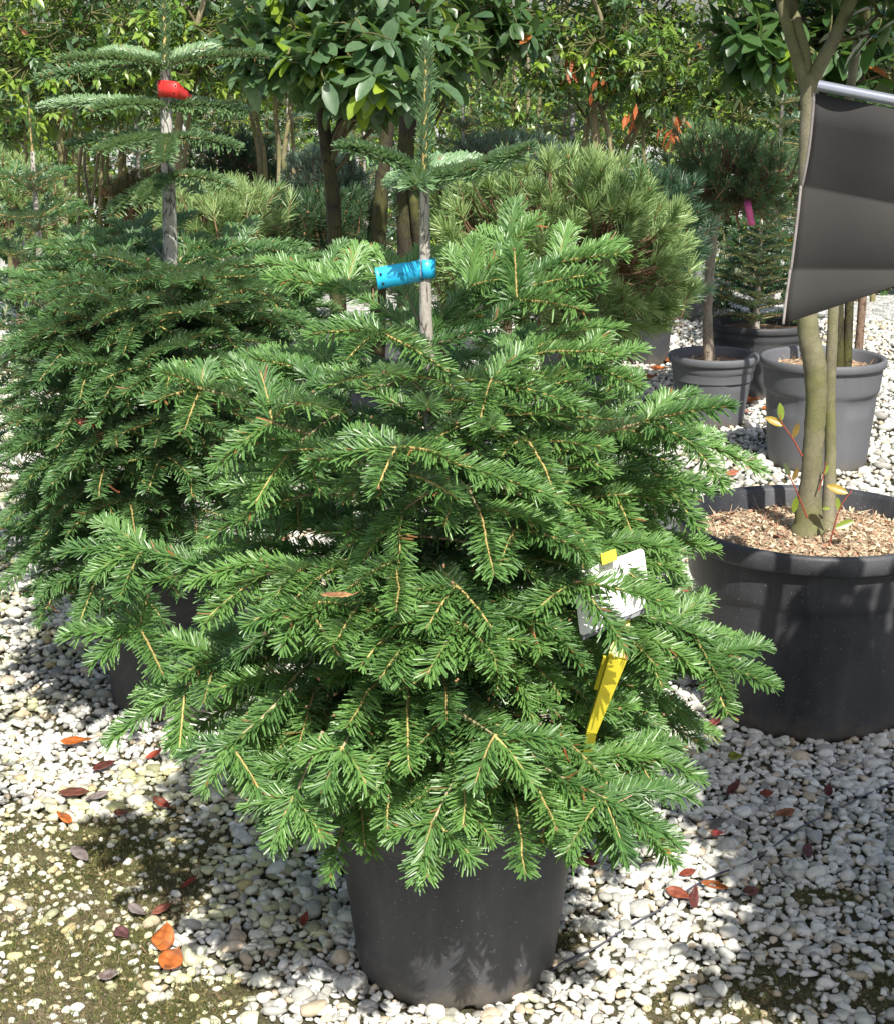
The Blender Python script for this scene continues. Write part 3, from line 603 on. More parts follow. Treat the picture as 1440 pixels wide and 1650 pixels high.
# ---- left fir
def trunk2(z): return np.array([np.interp(z, [.3, 1.1, 1.6, 1.8], [-.64, -.618, -.606, -.60]), 3.5 + .004 * math.sin(z * 8), z])
t2 = empty('fir_tree', 'red-tagged fir with cracked whitish trunk behind at the left', 'fir tree')
F = Fir(dens=1350, nl=.031, nw=.0033, seed=9, green=((.06, .14, .045), (.12, .24, .075)))
tips2 = [(110, 395, 3.3), (60, 430, 3.4), (180, 385, 3.2), (330, 365, 3.55), (400, 375, 3.5), (480, 400, 3.45), (600, 410, 3.5), (540, 398, 3.6), (240, 400, 3.05), (330, 430, 3.0), (430, 440, 3.25), (420, 500, 3.1), (500, 470, 3.4),
 (90, 500, 3.1), (150, 470, 3.0), (240, 480, 2.95), (330, 500, 2.9), (100, 590, 3.05), (200, 570, 2.95), (60, 560, 3.3), (300, 560, 2.92), (40, 650, 3.2), (130, 640, 2.95), (230, 640, 2.9), (320, 640, 3.0), (20, 720, 3.25), (100, 700, 2.95), (190, 720, 2.88), (290, 700, 2.9), (330, 720, 3.0),
 (80, 790, 2.98), (160, 800, 2.9), (240, 790, 2.88), (310, 800, 2.92), (10, 840, 3.2), (110, 860, 3.0), (60, 880, 3.1), (220, 870, 2.9), (130, 1000, 2.98), (215, 1035, 2.95), (60, 1005, 3.1), (-10, 960, 3.2), (0, 420, 3.6), (20, 480, 3.3), (0, 560, 3.3), (-20, 640, 3.5), (60, 620, 3.0), (-40, 740, 3.5), (40, 780, 3.05), (150, 440, 3.1), (280, 440, 2.95), (380, 410, 3.2), (450, 440, 3.4), (520, 430, 3.5), (380, 560, 3.05), (270, 640, 2.85), (170, 640, 2.9), (250, 720, 2.85), (320, 870, 2.95), (400, 850, 3.0), (60, 940, 3.15), (150, 930, 3.0), (-20, 900, 3.3), (390, 920, 3.05), (270, 920, 2.98)]
for (a, b, c) in tips2: add_bough(F, P(a, b + (18 if b < 460 else 0), c), trunk2, .44, 1.03, rr)
for z, rad, n in ((1.03, .36, 5), (.95, .42, 5), (.84, .46, 6), (.70, .48, 6), (.56, .48, 6)):
    for k in range(n):
        a = R_(5 + 170 * (k + rr.rand()) / n); L = rad * rr.uniform(.8, 1.1); c = trunk2(z)
        F.bough(c, c + np.array([math.cos(a) * L, math.sin(a) * L, L * .1 + rr.uniform(-.04, .04)]), arch=.08, droop=.16)
F.g = np.array(((.11, .20, .085), (.21, .33, .15))); F.dens = 2500; F.nw = .0042
def reach(zpx, tip, ar=.02):
    a = trunk2(zpx); b = P(*tip); single(F, a, b, ar, r0=.004, age=2)
    m_ = a * .45 + b * .55 + np.array([0, 0, ar * .5])
    return m_
for zz, tps in ((1.472, [(98, 98, 3.25), (60, 128, 3.35), (345, 78, 3.72), (430, 92, 3.35), (170, 84, 3.75)]),
                (1.385, [(150, 180, 3.3), (70, 170, 3.7), (400, 182, 3.45), (330, 172, 3.8)]),
                (1.318, [(112, 235, 3.4), (160, 245, 3.2), (385, 240, 3.42), (265, 262, 3.2), (215, 228, 3.8)]),
                (1.235, [(370, 300, 3.4), (180, 345, 3.3), (320, 310, 3.75), (225, 330, 3.25)])):
    for tp_ in tps: reach(zz, tp_)
pl = np.array([trunk2(z) for z in np.linspace(1.475, 1.80, 14)]); F.dens = 2300; F.shoot(pl, np.array([0, -1., 0]), .0048, .003, 1, radial=True, nlk=.7)
F.needles(t2); F.wood.build('branches', M_TWIG, t2)
mb = MB(); tz = np.linspace(.31, 1.48, 70); tube(mb, np.array([trunk2(z) for z in tz]), np.interp(tz, [.3, .45, 1.1, 1.45], [.026, .022, .0165, .0115]), 14, WHITE, bump=.03)
mb.build('trunk', M_FIRBARK2, t2)
print('left fir needles', F.count)

# ---- background firs (one small model, copied)
def small_fir(label, loc, seed, green, h=1.1, rad=.34, lo=.12, dens=420, nw=.004, grp='firs in the rows behind', trunkmat=None):
    t = empty('fir_tree', label, 'fir tree', loc, grp); F = Fir(dens=dens, nl=.026, nw=nw, seed=seed, green=green, seg=.14, sides=4); r = F.r
    nwh = 9
    for i in range(nwh):
        z = lo + (h - lo) * i / nwh; L0 = rad * (1 - i / nwh) ** .8 + .05; c = np.array([0, 0, z])
        for k in range(6):
            a = 6.283 * (k + r.rand() * .6) / 6 + i; L = L0 * r.uniform(.8, 1.15)
            F.bough(c, c + np.array([math.cos(a) * L, math.sin(a) * L, L * (.15 + .25 * i / nwh)]), arch=.08, droop=.15)
    F.dens = 700; F.shoot(np.array([[0, 0, z] for z in np.linspace(h - .06, h + .16, 6)]), np.array([0, -1., 0]), .005, .002, 1, radial=True)
    F.needles(t); F.wood.build('branches', M_TWIG, t)
    mb = MB(); tube(mb, np.array([[0, 0, z] for z in np.linspace(0, h, 10)]), [.02, .006], 8, WHITE); mb.build('trunk', trunkmat or M_FIRBARK, t)
    return t
GB = ((.06, .13, .07), (.11, .20, .12)); GD = ((.018, .06, .02), (.035, .10, .03)); GM = ((.04, .10, .03), (.07, .16, .05))
fa = small_fir('bluish fir with whitish trunk behind the globe pine at the right', P(1245, 420, 8.2) * [1, 1, 0] + [0, 0, .25], 21, GB, 1.15, .36)
fb = small_fir('dense dark green spruce in the wide black tub at right', P(1215, 560, 7.15) * [1, 1, 0] + [0, 0, .30], 22, GD, .50, .30, .04, 700, .0042)
for lab, px, Y_, z, rz, sc_ in (('bluish fir between the thick mossy stems and the blue globe pine', 590, 8.6, .2, 1., .85), ('dark fir half hidden behind the mugo pine left shoulder', 745, 7.6, .2, 2., .95), ('bluish fir at the right edge behind the grey panel', 1335, 8.0, .3, 3., 1.05),
                           ('fir rising behind the thin dark stem left of centre', 470, 10.2, .2, .5, 1.0), ('fir behind the left fir trunk among the tan stems', 230, 10.8, .2, 4., 1.0), ('pale fir top showing above the mugo pine', 905, 9.4, .25, 2.6, 1.02)):
    p = P(px, 400, Y_); copy_tree(fa, lab, (p[0], Y_, z), rz, sc_)

fc = small_fir('broad green fir just outside the left edge of the picture', (-1.12, 4.3, .25), 23, ((.045, .11, .03), (.08, .18, .05)), 1.0, .46, .05, 700, .0035)
copy_tree(fc, 'unseen broad green fir added outside the left edge to shade the gravel', (-1.38, 2.60, .22), 2.0, 1.2)  # unseen fir, placed and scaled for its shade on the left gravel
# ================================================================== PINES
def pine(label, c, rx, ry, rz, ntuft, nn, nl, nw, cols, seed, trunk=None, tr=.02, inner=.45, twc=(.20, .12, .07), bark=None, cat='pine', brown=0, trunkpts=None, loosen=.22):
    c = np.array(c, float); t = empty('pine_tree', label, cat, (c[0], c[1], 0), 'rounded pines grown as globes')
    r = np.random.RandomState(seed); mbn = MB(); mbw = MB(); c0 = np.array([0, 0, c[2]]); A = [[] for _ in range(6)]
    n = 0
    lobes = nz(r.randn(14, 3)); lk = r.uniform(-.18, .24, 14)
    while n < ntuft:
        d = nz(r.randn(3))
        if d[2] < -.75: continue
        s = 1 + (np.maximum(lobes @ d - .75, 0) * 4 * lk).sum() + r.randn() * loosen * .5
        s *= 1 if r.rand() > inner else r.uniform(.55, .95)
        p = c0 + d * np.array([rx, ry, rz]) * s
        td = nz(d * np.array([1 / rx, 1 / ry, 1 / rz]) * min(rx, rz) + np.array([0, 0, .55]) + r.randn(3) * .28)
        L = nl * r.uniform(.7, 1.1); m_ = int(nn * r.uniform(.7, 1.2))
        mid = p - td * L * 2.4; q = c0 + (p - c0) * .45 + np.array([0, 0, -.12 * rz]); pts = crom(np.array([q, mid, p - td * L * .8, p]), 3)
        tube(mbw, pts, [.004, .0022], 4, np.array(twc) * r.uniform(.7, 1.3), cap=False)
        f = r.rand(m_) ** .8; Pb = p - td * L * (1 - f)[:, None]
        e1 = nz(np.cross(td, [.3, .2, .9])); e2 = np.cross(td, e1); ph = r.rand(m_) * 6.283; al = R_(62) - R_(42) * f + r.randn(m_) * .12
        D = td * np.cos(al)[:, None] + (e1 * np.cos(ph)[:, None] + e2 * np.sin(ph)[:, None]) * np.sin(al)[:, None]
        hue = np.clip(r.rand() * .8 + r.randn(m_) * .2 + .1, 0, 1)[:, None]; cc = np.array(cols[0]) * (1 - hue) + np.array(cols[1]) * hue
        if r.rand() < brown: cc = np.array([.30, .16, .08]) * r.uniform(.7, 1.2, (m_, 1))
        for a, b in zip(A, (Pb, D, nz(r.randn(m_, 3)), nl * r.uniform(.75, 1.15, m_), nw * r.uniform(.8, 1.2, m_), cc)): a.append(b)
        if r.rand() < .55: mbw.add(p + I1 * np.array([.0035, .0035, .007]) + td * .005, None, F1, (.34, .16, .08))
        n += 1
    A = [np.concatenate(a) for a in A]; strip(mbn, *A[:5], A[5], bend=r.randn(len(A[0])) * .05)
    mbn.build('crown', M_PINE, t, smooth=False); mbw.build('branches', M_TWIG, t)
    if trunk is not None:
        pts = crom(np.array(trunk) - np.array([c[0], c[1], 0]), 6) if trunkpts is None else trunkpts
        mb = MB(); tube(mb, pts, [tr * 1.25, tr, tr * .95, tr * .7], 12, (.3, .2, .14), bump=.05); mb.build('trunk', bark or M_PINEBARK, t)
    return t
PG = ((.145, .25, .08), (.37, .49, .20)); PB = ((.12, .20, .14), (.22, .31, .23)); PDK = ((.035, .085, .045), (.08, .15, .085)); POL = ((.10, .10, .04), (.20, .18, .09))
c = P(905, 420, 5.1); pine('large loose mugo pine with brush-like tufts right behind the tagged fir', (c[0], 5.1, c[2]), .41, .38, .32, 470, 85, .060, .0032, PG, 31,
     [P(918, 700, 5.1) * [1, 1, 0] + [0, 0, .05], P(916, 640, 5.1), P(913, 590, 5.1), P(905, 480, 5.15)], .030, .35, brown=.004, loosen=.10)
c = P(1040, 395, 5.55); pine('right side of the loose mugo pine, shade put into its darker needles', (c[0], 5.6, c[2]), .215, .24, .27, 230, 75, .056, .0029, PDK, 32, [P(975, 640, 5.6) * [1, 1, 0], P(985, 520, 5.6), P(1040, 430, 5.6)], .02, .4)  # right side of the same pine, its shade put into darker needle colour
c = P(1172, 288, 6.5); b = P(1143, 575, 6.5); pine('dark globe pine on a bare stem rising from a grey pot', (c[0], 6.5, c[2]), .265, .26, .20, 420, 48, .042, .0026, ((.075, .15, .065), (.18, .29, .13)), 33, [(b[0], 6.5, .25), P(1139, 500, 6.5), P(1146, 400, 6.5), P(1160, 320, 6.5)], .020, .5, bark=M_GREYBARK)
c = P(532, 295, 7.6); pine('small blue-green globe pine on a pinkish stem, left of the thick mossy trunks', (c[0], 7.6, c[2]), .185, .18, .16, 260, 40, .04, .0032, PB, 34, [P(552, 560, 7.6) * [1, 1, 0], P(550, 440, 7.6), P(545, 340, 7.6)], .024, .5)
c = P(385, 275, 9.6); pine('dark round pine behind the tan stems left of centre', (c[0], 9.6, c[2]), .26, .25, .22, 260, 36, .05, .004, PDK, 35, [P(390, 480, 9.6) * [1, 1, 0], P(388, 330, 9.6)], .02, .5)
c = P(222, 318, 8.6); pine('olive brown round pine just left of the cracked fir trunk', (c[0], 8.6, c[2]), .16, .16, .13, 160, 36, .045, .0036, POL, 36, [P(225, 500, 8.6) * [1, 1, 0], P(223, 350, 8.6)], .02, .5, brown=.25)
c = P(350, 355, 6.3); pine('bright green low pine with long upright tufts behind the red-tagged fir', (c[0], 6.3, c[2]), .24, .22, .13, 200, 55, .062, .0028, PG, 37, [(c[0], 6.3, 0), c], .02, .3)
c = P(500, 372, 6.5); pine('dark green low pine left of the thin dark stem', (c[0], 6.5, c[2]), .25, .22, .15, 240, 55, .062, .0028, ((.04, .09, .04), (.08, .15, .06)), 38, [(c[0], 6.5, 0), c], .02, .3)
c = P(820, 265, 7.4); pine('blue-green pine top above the left shoulder of the mugo pine', (c[0], 7.4, c[2]), .28, .25, .14, 220, 42, .05, .003, PB, 39, [(c[0], 7.4, 0), c], .02, .4)
c = P(715, 330, 8.0); pine('dim low pine between the fir leader and the mugo pine', (c[0], 8.0, c[2]), .24, .2, .22, 200, 40, .05, .0034, PDK, 40, [(c[0], 8.0, 0), c], .02, .4)
c = P(20, 330, 7.4); pine('green round pine outside the left stems', (c[0], 7.4, c[2]), .22, .2, .2, 200, 40, .05, .0034, PG, 41, [(c[0], 7.4, 0), c], .02, .4)
c = P(1400, 330, 7.2); pine('blue-green pine beyond the grey panel at far right', (c[0], 7.2, c[2]), .26, .2, .26, 220, 40, .05, .0034, PB, 42, [(c[0], 7.2, 0), c], .02, .4)

# ================================================================== BROADLEAF TREES
LC = dict(dark=((.035, .085, .028), (.08, .155, .05)), grey=((.075, .15, .07), (.15, .24, .12)), sun=((.10, .21, .035), (.27, .38, .07)), yel=((.16, .22, .02), (.30, .34, .04)), new=((.18, .30, .03), (.32, .42, .05)))
def broad(label, stems, blobs, mat, seed, ll=.085, lw=.036, pal='grey', newf=.12, orange=.001, rows=LR_LO, terminals=150, per=8, group='multi-stem evergreen trees in rows', sides=8, down=.25, name='evergreen_tree', origin=None):
    """stems: [(points, radii)], blobs: [(centre, radii(3), count)] for the crown"""
    r = np.random.RandomState(seed); o = np.array(origin if origin is not None else [*stems[0][0][0][:2], 0.], float); o[2] = 0
    t = empty(name, label, 'tree', o, group); mbs = MB(); mbw = MB(); mbl = MB(); allp = []
    for pts, rad in stems:
        C = crom(np.array(pts, float) - o, 7); tube(mbs, C, rad, sides, (.3, .25, .2), bump=.035); allp.append(C)
    mbs.build('trunk', mat, t); SP = np.concatenate(allp)
    for c, rad, cnt in blobs:
        c = np.array(c, float) - o; LP = []
        for _ in range(max(4, min(12, cnt // 12))):
            d = nz(r.randn(3)); p = c + d * np.array(rad) * r.uniform(.45, .8); hd = np.hypot(SP[:, 0] - p[0], SP[:, 1] - p[1]); dz = p[2] - SP[:, 2]
            q = SP[np.argmin(hd + .5 * np.abs(dz) + 1.2 * np.maximum(0, hd * .8 - dz))]
            C = crom(np.array([q, q * .62 + p * .38 + np.array([0, 0, .12 * np.linalg.norm(p - q)]) + r.randn(3) * .02, q * .25 + p * .75 + r.randn(3) * .03, p]), 6)
            tube(mbw, C, [.0075, .003], 5, np.array([.13, .11, .055]) * r.uniform(.7, 1.2)); LP.append(C[5:])
        LP = np.concatenate(LP)
        for _ in range(cnt):
            d = nz(r.randn(3)); s = r.rand() ** (1 / 2.4); p = c + d * np.array(rad) * s
            q = LP[np.argmin(np.linalg.norm(LP - p, axis=1) + .3 * np.maximum(0, LP[:, 2] - p[2]))]
            ax = nz(nz(p - q) + nz(d) * .5 + np.array([0, 0, .35]))
            pts = crom(np.array([q, q * .45 + p * .55 + r.randn(3) * .03, p]), 3); tube(mbw, pts, [.0045, .002], 4, np.array([.13, .13, .05]) * r.uniform(.6, 1.3), cap=False)
            n = int(per * r.uniform(.6, 1.4)); f = r.rand(n); Pb = p - ax * (.07 * (1 - f))[:, None] + r.randn(n, 3) * .004
            e1 = nz(np.cross(ax, [.3, .5, .2])); e2 = np.cross(ax, e1); ph = np.arange(n) * 2.4 + r.rand() * 6; al = R_(88) - R_(42) * f + r.randn(n) * .18
            D = nz(ax * np.cos(al)[:, None] + (e1 * np.cos(ph)[:, None] + e2 * np.sin(ph)[:, None]) * np.sin(al)[:, None] + np.array([0, 0, -down]))
            L = ll * r.uniform(.65, 1.15, n); new = r.rand() < newf
            pl_ = LC['new'] if new else LC[pal if pal != 'sun' else ('sun', 'sun', 'grey', 'dark')[r.randint(4)]]; hue = np.clip(r.rand() * .7 + r.randn(n) * .25 + .15, 0, 1)[:, None]; cc = np.array(pl_[0]) * (1 - hue) + np.array(pl_[1]) * hue  # highlights and shade put into leaf colour by mixing tones per cluster
            od = r.rand(n) < orange; cc[od] = (.42, .13, .04)
            Rf = nz(np.array([0, 0, 1.]) + ax * .4 + r.randn(n, 3) * .25); leaves(mbl, Pb, D, Rf, L, L * lw / ll * r.uniform(.85, 1.15, n), cc, bend=-.12 + r.randn(n) * .1, rows=rows, fold=.14)
    mbl.build('crown', M_LEAF, t, smooth=True); mbw.build('twigs', M_TWIG, t)
    return t
g0 = lambda px, py, Y_: P(px, py, Y_)
def gz(px, Y_, z): 
    # point at depth Y and height z seen in column px
    d0 = P(px, 825 - FOC * math.tan(math.atan2(z - CAMZ, Y_) + R_(PITCH)), Y_); return np.array([d0[0], Y_, z])
# near: thin dark stem, large grey-green leaves top centre
broad('tree on a single thin dark stem with large grey-green leaves at top centre', [([gz(552, 5.0, 0), g0(540, 380, 5.0), g0(524, 220, 5.0), g0(514, 130, 5.0), g0(520, 20, 5.0), g0(540, -120, 5.0)], [.028, .023, .02, .015, .008]),
      ([g0(518, 180, 5.0), g0(570, 60, 4.9), g0(640, -60, 4.9)], [.012, .008, .004]), ([g0(520, 170, 5.0), g0(470, 50, 5.1), g0(420, -60, 5.1)], [.011, .008, .004])],
      [(g0(600, 95, 4.8), (.27, .26, .15), 95), (g0(470, 70, 4.9), (.22, .26, .16), 75), (g0(700, 70, 5.0), (.16, .25, .14), 34), (g0(560, -130, 5.0), (.5, .45, .33), 110)], M_DARKBARK, 51, .090, .045, 'grey', .05, 0, LR_HI, per=9, down=.5)
# thick mossy stems
broad('thick mossy multi-stem tree directly behind the fir leader', [([gz(607, 6.2, .25), g0(610, 500, 6.2), g0(612, 350, 6.2), g0(625, 200, 6.2), g0(640, 60, 6.2), g0(640, -100, 6.2)], [.035, .030, .028, .025, .02]),
      ([gz(655, 7.0, .33), g0(655, 400, 7.0), g0(652, 280, 7.0), g0(662, 150, 7.0), g0(680, 20, 7.0), g0(700, -100, 7.0)], [.042, .04, .038, .034, .025]),
      ([gz(678, 7.0, .33), g0(676, 440, 7.0), g0(668, 330, 6.95), g0(655, 250, 7.05), g0(640, 120, 7.0), g0(600, 0, 7.0)], [.026, .024, .022, .02, .015]),
      ([gz(690, 7.05, .33), g0(684, 460, 7.05), g0(668, 400, 7.05), g0(690, 200, 7.1), g0(740, 60, 7.1), g0(800, -60, 7.0)], [.02, .018, .018, .014, .008])],
      [(g0(790, 40, 6.8), (.30, .3, .13), 90), (g0(720, 0, 6.6), (.28, .3, .16), 60), (g0(650, 40, 6.9), (.3, .3, .18), 70), (g0(720, -160, 6.8), (.8, .6, .35), 160)], M_DARKBARK, 52, .09, .036, 'dark', .05, .004, LR_HI, per=9, down=.45, sides=12)
# right front olive tree in big tub
broad('multi-stem tree with smooth olive stems growing from the big tub at right', [
      ([g0(1304, 905, 3.45), g0(1301, 878, 3.46), g0(1301, 840, 3.46), g0(1305, 780, 3.46), g0(1311, 700, 3.46), g0(1314, 640, 3.46), g0(1311, 585, 3.46), g0(1302, 540, 3.46), g0(1299, 480, 3.46), g0(1299, 380, 3.46), g0(1299, 250, 3.46), g0(1302, 180, 3.46), g0(1304, 122, 3.46)], [.074, .058, .032, .0245, .0235, .024, .026, .0245, .021, .019, .018, .018, .020]),
      ([g0(1300, 150, 3.46), g0(1285, 100, 3.46), g0(1270, 50, 3.46), g0(1258, 0, 3.46), g0(1240, -120, 3.46)], [.013, .0125, .012, .011, .008]),
      ([g0(1302, 138, 3.47), g0(1297, 90, 3.46), g0(1284, 40, 3.46), g0(1274, -10, 3.5), g0(1268, -140, 3.5)], [.012, .0115, .011, .0105, .008]),
      ([g0(1306, 138, 3.46), g0(1320, 105, 3.45), g0(1342, 65, 3.44), g0(1380, -20, 3.42), g0(1440, -140, 3.42)], [.016, .015, .014, .013, .01]),
      ([g0(1326, 900, 3.46), g0(1333, 840, 3.50), g0(1337, 740, 3.52), g0(1336, 640, 3.52), g0(1339, 560, 3.52), g0(1346, 420, 3.54), g0(1362, 200, 3.56), g0(1400, -60, 3.6)], [.040, .018, .0135, .013, .0125, .012, .011, .008])],
      [(g0(1330, -150, 3.5), (.42, .42, .16), 80), (g0(1440, -60, 3.4), (.12, .2, .16), 14), (g0(1330, -420, 3.6), (.55, .5, .3), 100)], M_BARK, 53, .09, .04, 'dark', .10, .01, LR_HI, per=9, down=.4, sides=16, origin=(.855, 3.46, 0))
# young shoots at its foot
tr_ = [o for o in COL.objects if o.name.startswith('evergreen_tree') and 'olive stems' in o.get('label', '')][0]
def twig_leaves(pts, Y_, lf, stc=(.30, .07, .04)):
    mb = MB(); mw = MB(); C = crom(np.array([P(a, b, Y_) for a, b in pts]), 4); tube(mw, C, [.0022, .0012], 5, stc)
    for (a, b, dx, dy, L, colr) in lf:
        p0 = P(a, b, Y_); d = P(a + dx, b + dy, Y_ + .01) - p0
        leaves(mb, p0[None], d[None], np.array([[.2, -1., .5]]), np.array([L]), np.array([L * .42]), np.array([colr]), bend=.1)
    so_ = mw.build('basal_shoot', M_TWIG, tr_); mb.build('leaves', M_LEAF, so_); so_.location = -tr_.location
O1 = (.42, .30, .04); O2 = (.22, .30, .04); O3 = (.20, .13, .03)
twig_leaves([(1292, 735), (1275, 705), (1258, 680), (1256, 668)], 3.35, [(1262, 686, -30, -12, .045, O1), (1258, 678, -4, -30, .04, O2), (1276, 706, 12, -32, .036, O3), (1256, 670, 2, -24, .025, O2)])
twig_leaves([(1300, 835), (1284, 795), (1270, 765)], 3.35, [(1272, 768, -12, -24, .034, (.08, .1, .04)), (1276, 774, 10, -24, .03, O3), (1282, 800, -6, 26, .04, O2)])
twig_leaves([(1335, 880), (1352, 820), (1372, 790)], 3.35, [(1350, 822, -6, -40, .03, O2), (1365, 795, -30, -10, .05, O1), (1345, 850, 28, -10, .045, O2)])
twig_leaves([(1318, 790), (1326, 765), (1330, 745)], 3.42, [(1326, 765, 10, -22, .025, O2), (1324, 820, 18, -2, .02, O2)])
# behind it: dark large-leaf crown top right
broad('dark large-leaved tree whose crown fills the top right behind the olive stems', [([gz(1352, 5.7, .3), g0(1348, 330, 5.7), g0(1340, 200, 5.7), g0(1300, 60, 5.7), g0(1260, -80, 5.7)], [.02, .016, .013, .009]), ([gz(1362, 5.7, .3), g0(1380, 200, 5.7), g0(1400, 0, 5.7)], [.018, .014, .009])],
      [(g0(1215, 60, 5.6), (.15, .2, .17), 42), (g0(1300, 50, 5.8), (.24, .25, .2), 60), (g0(1390, 80, 5.8), (.2, .25, .25), 40), (g0(1250, -110, 5.7), (.45, .4, .2), 80)], M_DARKBARK, 54, .10, .046, 'dark', .05, .015, LR_HI, per=8, down=.55)
# row A: tan multi-stems, mid distance
rowA = [
 ('evergreen with a stout tan stem at the far left edge', [(100, 1.0), (104, .8)], 8.2, (120, 110), (.55, .45, .30), 170, 'sun', .14),
 ('evergreen with pale twisted twin stems near the left edge', [(128, .6), (150, .6), (142, .5)], 9.4, (190, 60), (.6, .5, .32), 170, 'sun', .10),
 ('evergreen with several slim leaning tan stems left of the cracked trunk', [(165, .7), (188, .8), (203, .6), (178, .5)], 9.0, (200, 100), (.5, .45, .3), 150, 'grey', .08),
 ('evergreen with one stout tan stem right of the cracked fir trunk', [(290, 1.3), (298, .6)], 7.9, (300, 60), (.45, .4, .25), 130, 'sun', .25),
 ('evergreen on two close pale stems left of centre', [(416, .75), (428, .7)], 8.8, (410, 60), (.45, .4, .28), 150, 'sun', .22),
 ('evergreen on three pale forked stems beside the thin dark stem', [(447, .8), (462, .8), (470, .6)], 8.5, (480, 40), (.4, .4, .22), 110, 'grey', .2),
 ('evergreen on three greenish stems above the mugo pine', [(942, 1.0), (968, 1.5), (975, .8)], 8.8, (950, 70), (.50, .45, .30), 190, 'sun', .10),
 ('evergreen with fanned slim stems and hanging dead orange leaves above the mugo pine', [(1005, .8), (1018, .9), (1035, .6)], 9.6, (1060, 80), (.52, .45, .32), 170, 'sun', .08),
 ('evergreen crowding behind the globe pine at right', [(1282, .8), (1298, .7)], 9.2, (1235, 130), (.5, .45, .34), 170, 'sun', .10),
 ('evergreen at the far right beyond the grey panel', [(1380, .9), (1400, .8)], 8.4, (1400, 90), (.5, .45, .4), 150, 'grey', .10),
 ('evergreen crown just left of the far left stem', [(20, .9), (45, .8)], 8.8, (20, 120), (.5, .45, .35), 150, 'sun', .12),
]
for i, (lab, st, Y_, (cx, cy), rad, cnt, pal, nf) in enumerate(rowA):
    cnt = int(cnt * 1.3); r = np.random.RandomState(200 + i); stems = []
    for px, wk in st:
        stems.append(([gz(px + r.randn() * 5, Y_, .25), g0(px + r.randn() * 3, 340, Y_ + r.randn() * .05), g0(px + r.randn() * 5, 250, Y_ + r.randn() * .08), g0(px + (cx - px) * .3 + r.randn() * 9, 150, Y_), g0(cx + r.randn() * 30, 20, Y_ + r.randn() * .2), g0(cx + r.randn() * 60, -120, Y_)], [.021 * wk, .019 * wk, .017 * wk, .015 * wk, .01 * wk, .005]))
    c0 = g0(cx, cy, Y_)
    broad(lab, stems, [(c0 + [0, 0, -.04], (rad[0] * 1.05, rad[1], rad[2] * 1.1), int(cnt * 1.25)), (g0(cx, cy - 130, Y_), (rad[0], rad[1], rad[2] * 1.2), cnt // 2)], M_LIGHTBARK, 300 + i, .064, .028, pal, nf, .012 if 'orange' in lab else .002, per=9, down=.3, origin=(c0[0], Y_, 0))
# row B / C: further trees (leafy from low down)
rowB = [
 ('distant leafy tree behind the left edge stems', -30, 12.6, 130, .7, .95, 'sun'), ('distant leafy tree glowing bright green low at far left', 130, 13.6, 200, .8, .9, 'sun'), ('distant leafy tree behind the cracked fir trunk', 290, 12.8, 140, .75, .8, 'grey'),
 ('distant leafy tree between the tan stems and the thin dark stem', 430, 13.4, 150, .8, .85, 'sun'), ('distant leafy tree right of the thin dark stem', 570, 13.0, 160, .7, .85, 'sun'), ('distant leafy tree just right of the fir leader', 740, 13.8, 190, .75, .75, 'sun'),
 ('distant leafy tree in the gap above the mugo pine', 850, 12.4, 190, .7, .65, 'sun'), ('distant leafy tree behind the greenish stems', 970, 13.2, 170, .8, .85, 'grey'), ('distant leafy tree left of the yellow shrub', 1085, 12.8, 180, .6, .75, 'sun'),
 ('distant leafy tree behind the dark crown at right', 1230, 13.6, 190, .7, .65, 'sun'), ('distant leafy tree beyond the grey panel', 1370, 12.8, 170, .8, .9, 'grey'), ('distant leafy tree past the right edge', 1500, 12.9, 170, .8, .9, 'sun')]
for i, (lab, px, Y_, cy, rx, rz, pal) in enumerate(rowB):
    r = np.random.RandomState(400 + i); c0 = g0(px, cy, Y_)
    stems = [([gz(px + k * 14, Y_, 0), gz(px + k * 12, Y_, .7), gz(px + k * 20, Y_, 1.3), gz(px + k * 34, Y_, 2.0)], [.022, .02, .015, .008]) for k in (-1, 0, 1)]
    broad(lab, stems, [(c0, (rx, .5, rz), 420 if px < 700 or px > 1300 else 300)], M_LIGHTBARK, 420 + i, .068, .030, pal, .14, .001, per=9, down=.3, sides=6, group='leafy trees in the far rows')
broad('yellow-green rounded shrub glowing above the globe pine', [([gz(1165, 12, 0), gz(1165, 12, 1.2)], [.03, .01])], [(g0(1165, 215, 12), (.30, .3, .26), 170)], M_LIGHTBARK, 460, .05, .024, 'yel', .4, 0, per=10, down=.1, group='leafy trees in the far rows')
rowC = [(-60, 21), (120, 20), (300, 22), (470, 20.5), (640, 21.5), (800, 20), (960, 22), (1100, 20.6), (1250, 23), (1400, 21), (1540, 20.5)]
wh = ['at the far left edge', 'left of the cracked trunk', 'behind the cracked trunk', 'left of the thin dark stem', 'behind the mossy stems', 'right of the fir leader', 'behind the greenish stems', 'left of the yellow shrub', 'behind the globe pine', 'beyond the grey panel', 'past the right edge']
for i, (px, Y_) in enumerate(rowC):
    cz = .95; stems = [([gz(px, Y_, 0), gz(px + 5, Y_, .8), gz(px + 10, Y_, 1.6)], [.05, .04, .02])]
    c0 = gz(px, Y_, cz); r = np.random.RandomState(i)
    broad('broad leafy hedge tree on the horizon ' + wh[i], stems, [(c0, (1.0, .6, .95 + .25 * r.rand() - (.35 if px > 700 else 0)), 330)], M_LIGHTBARK, 480 + i, .12, .06, 'sun', .18, 0, per=9, down=.3, sides=6, group='hedge trees on the horizon')

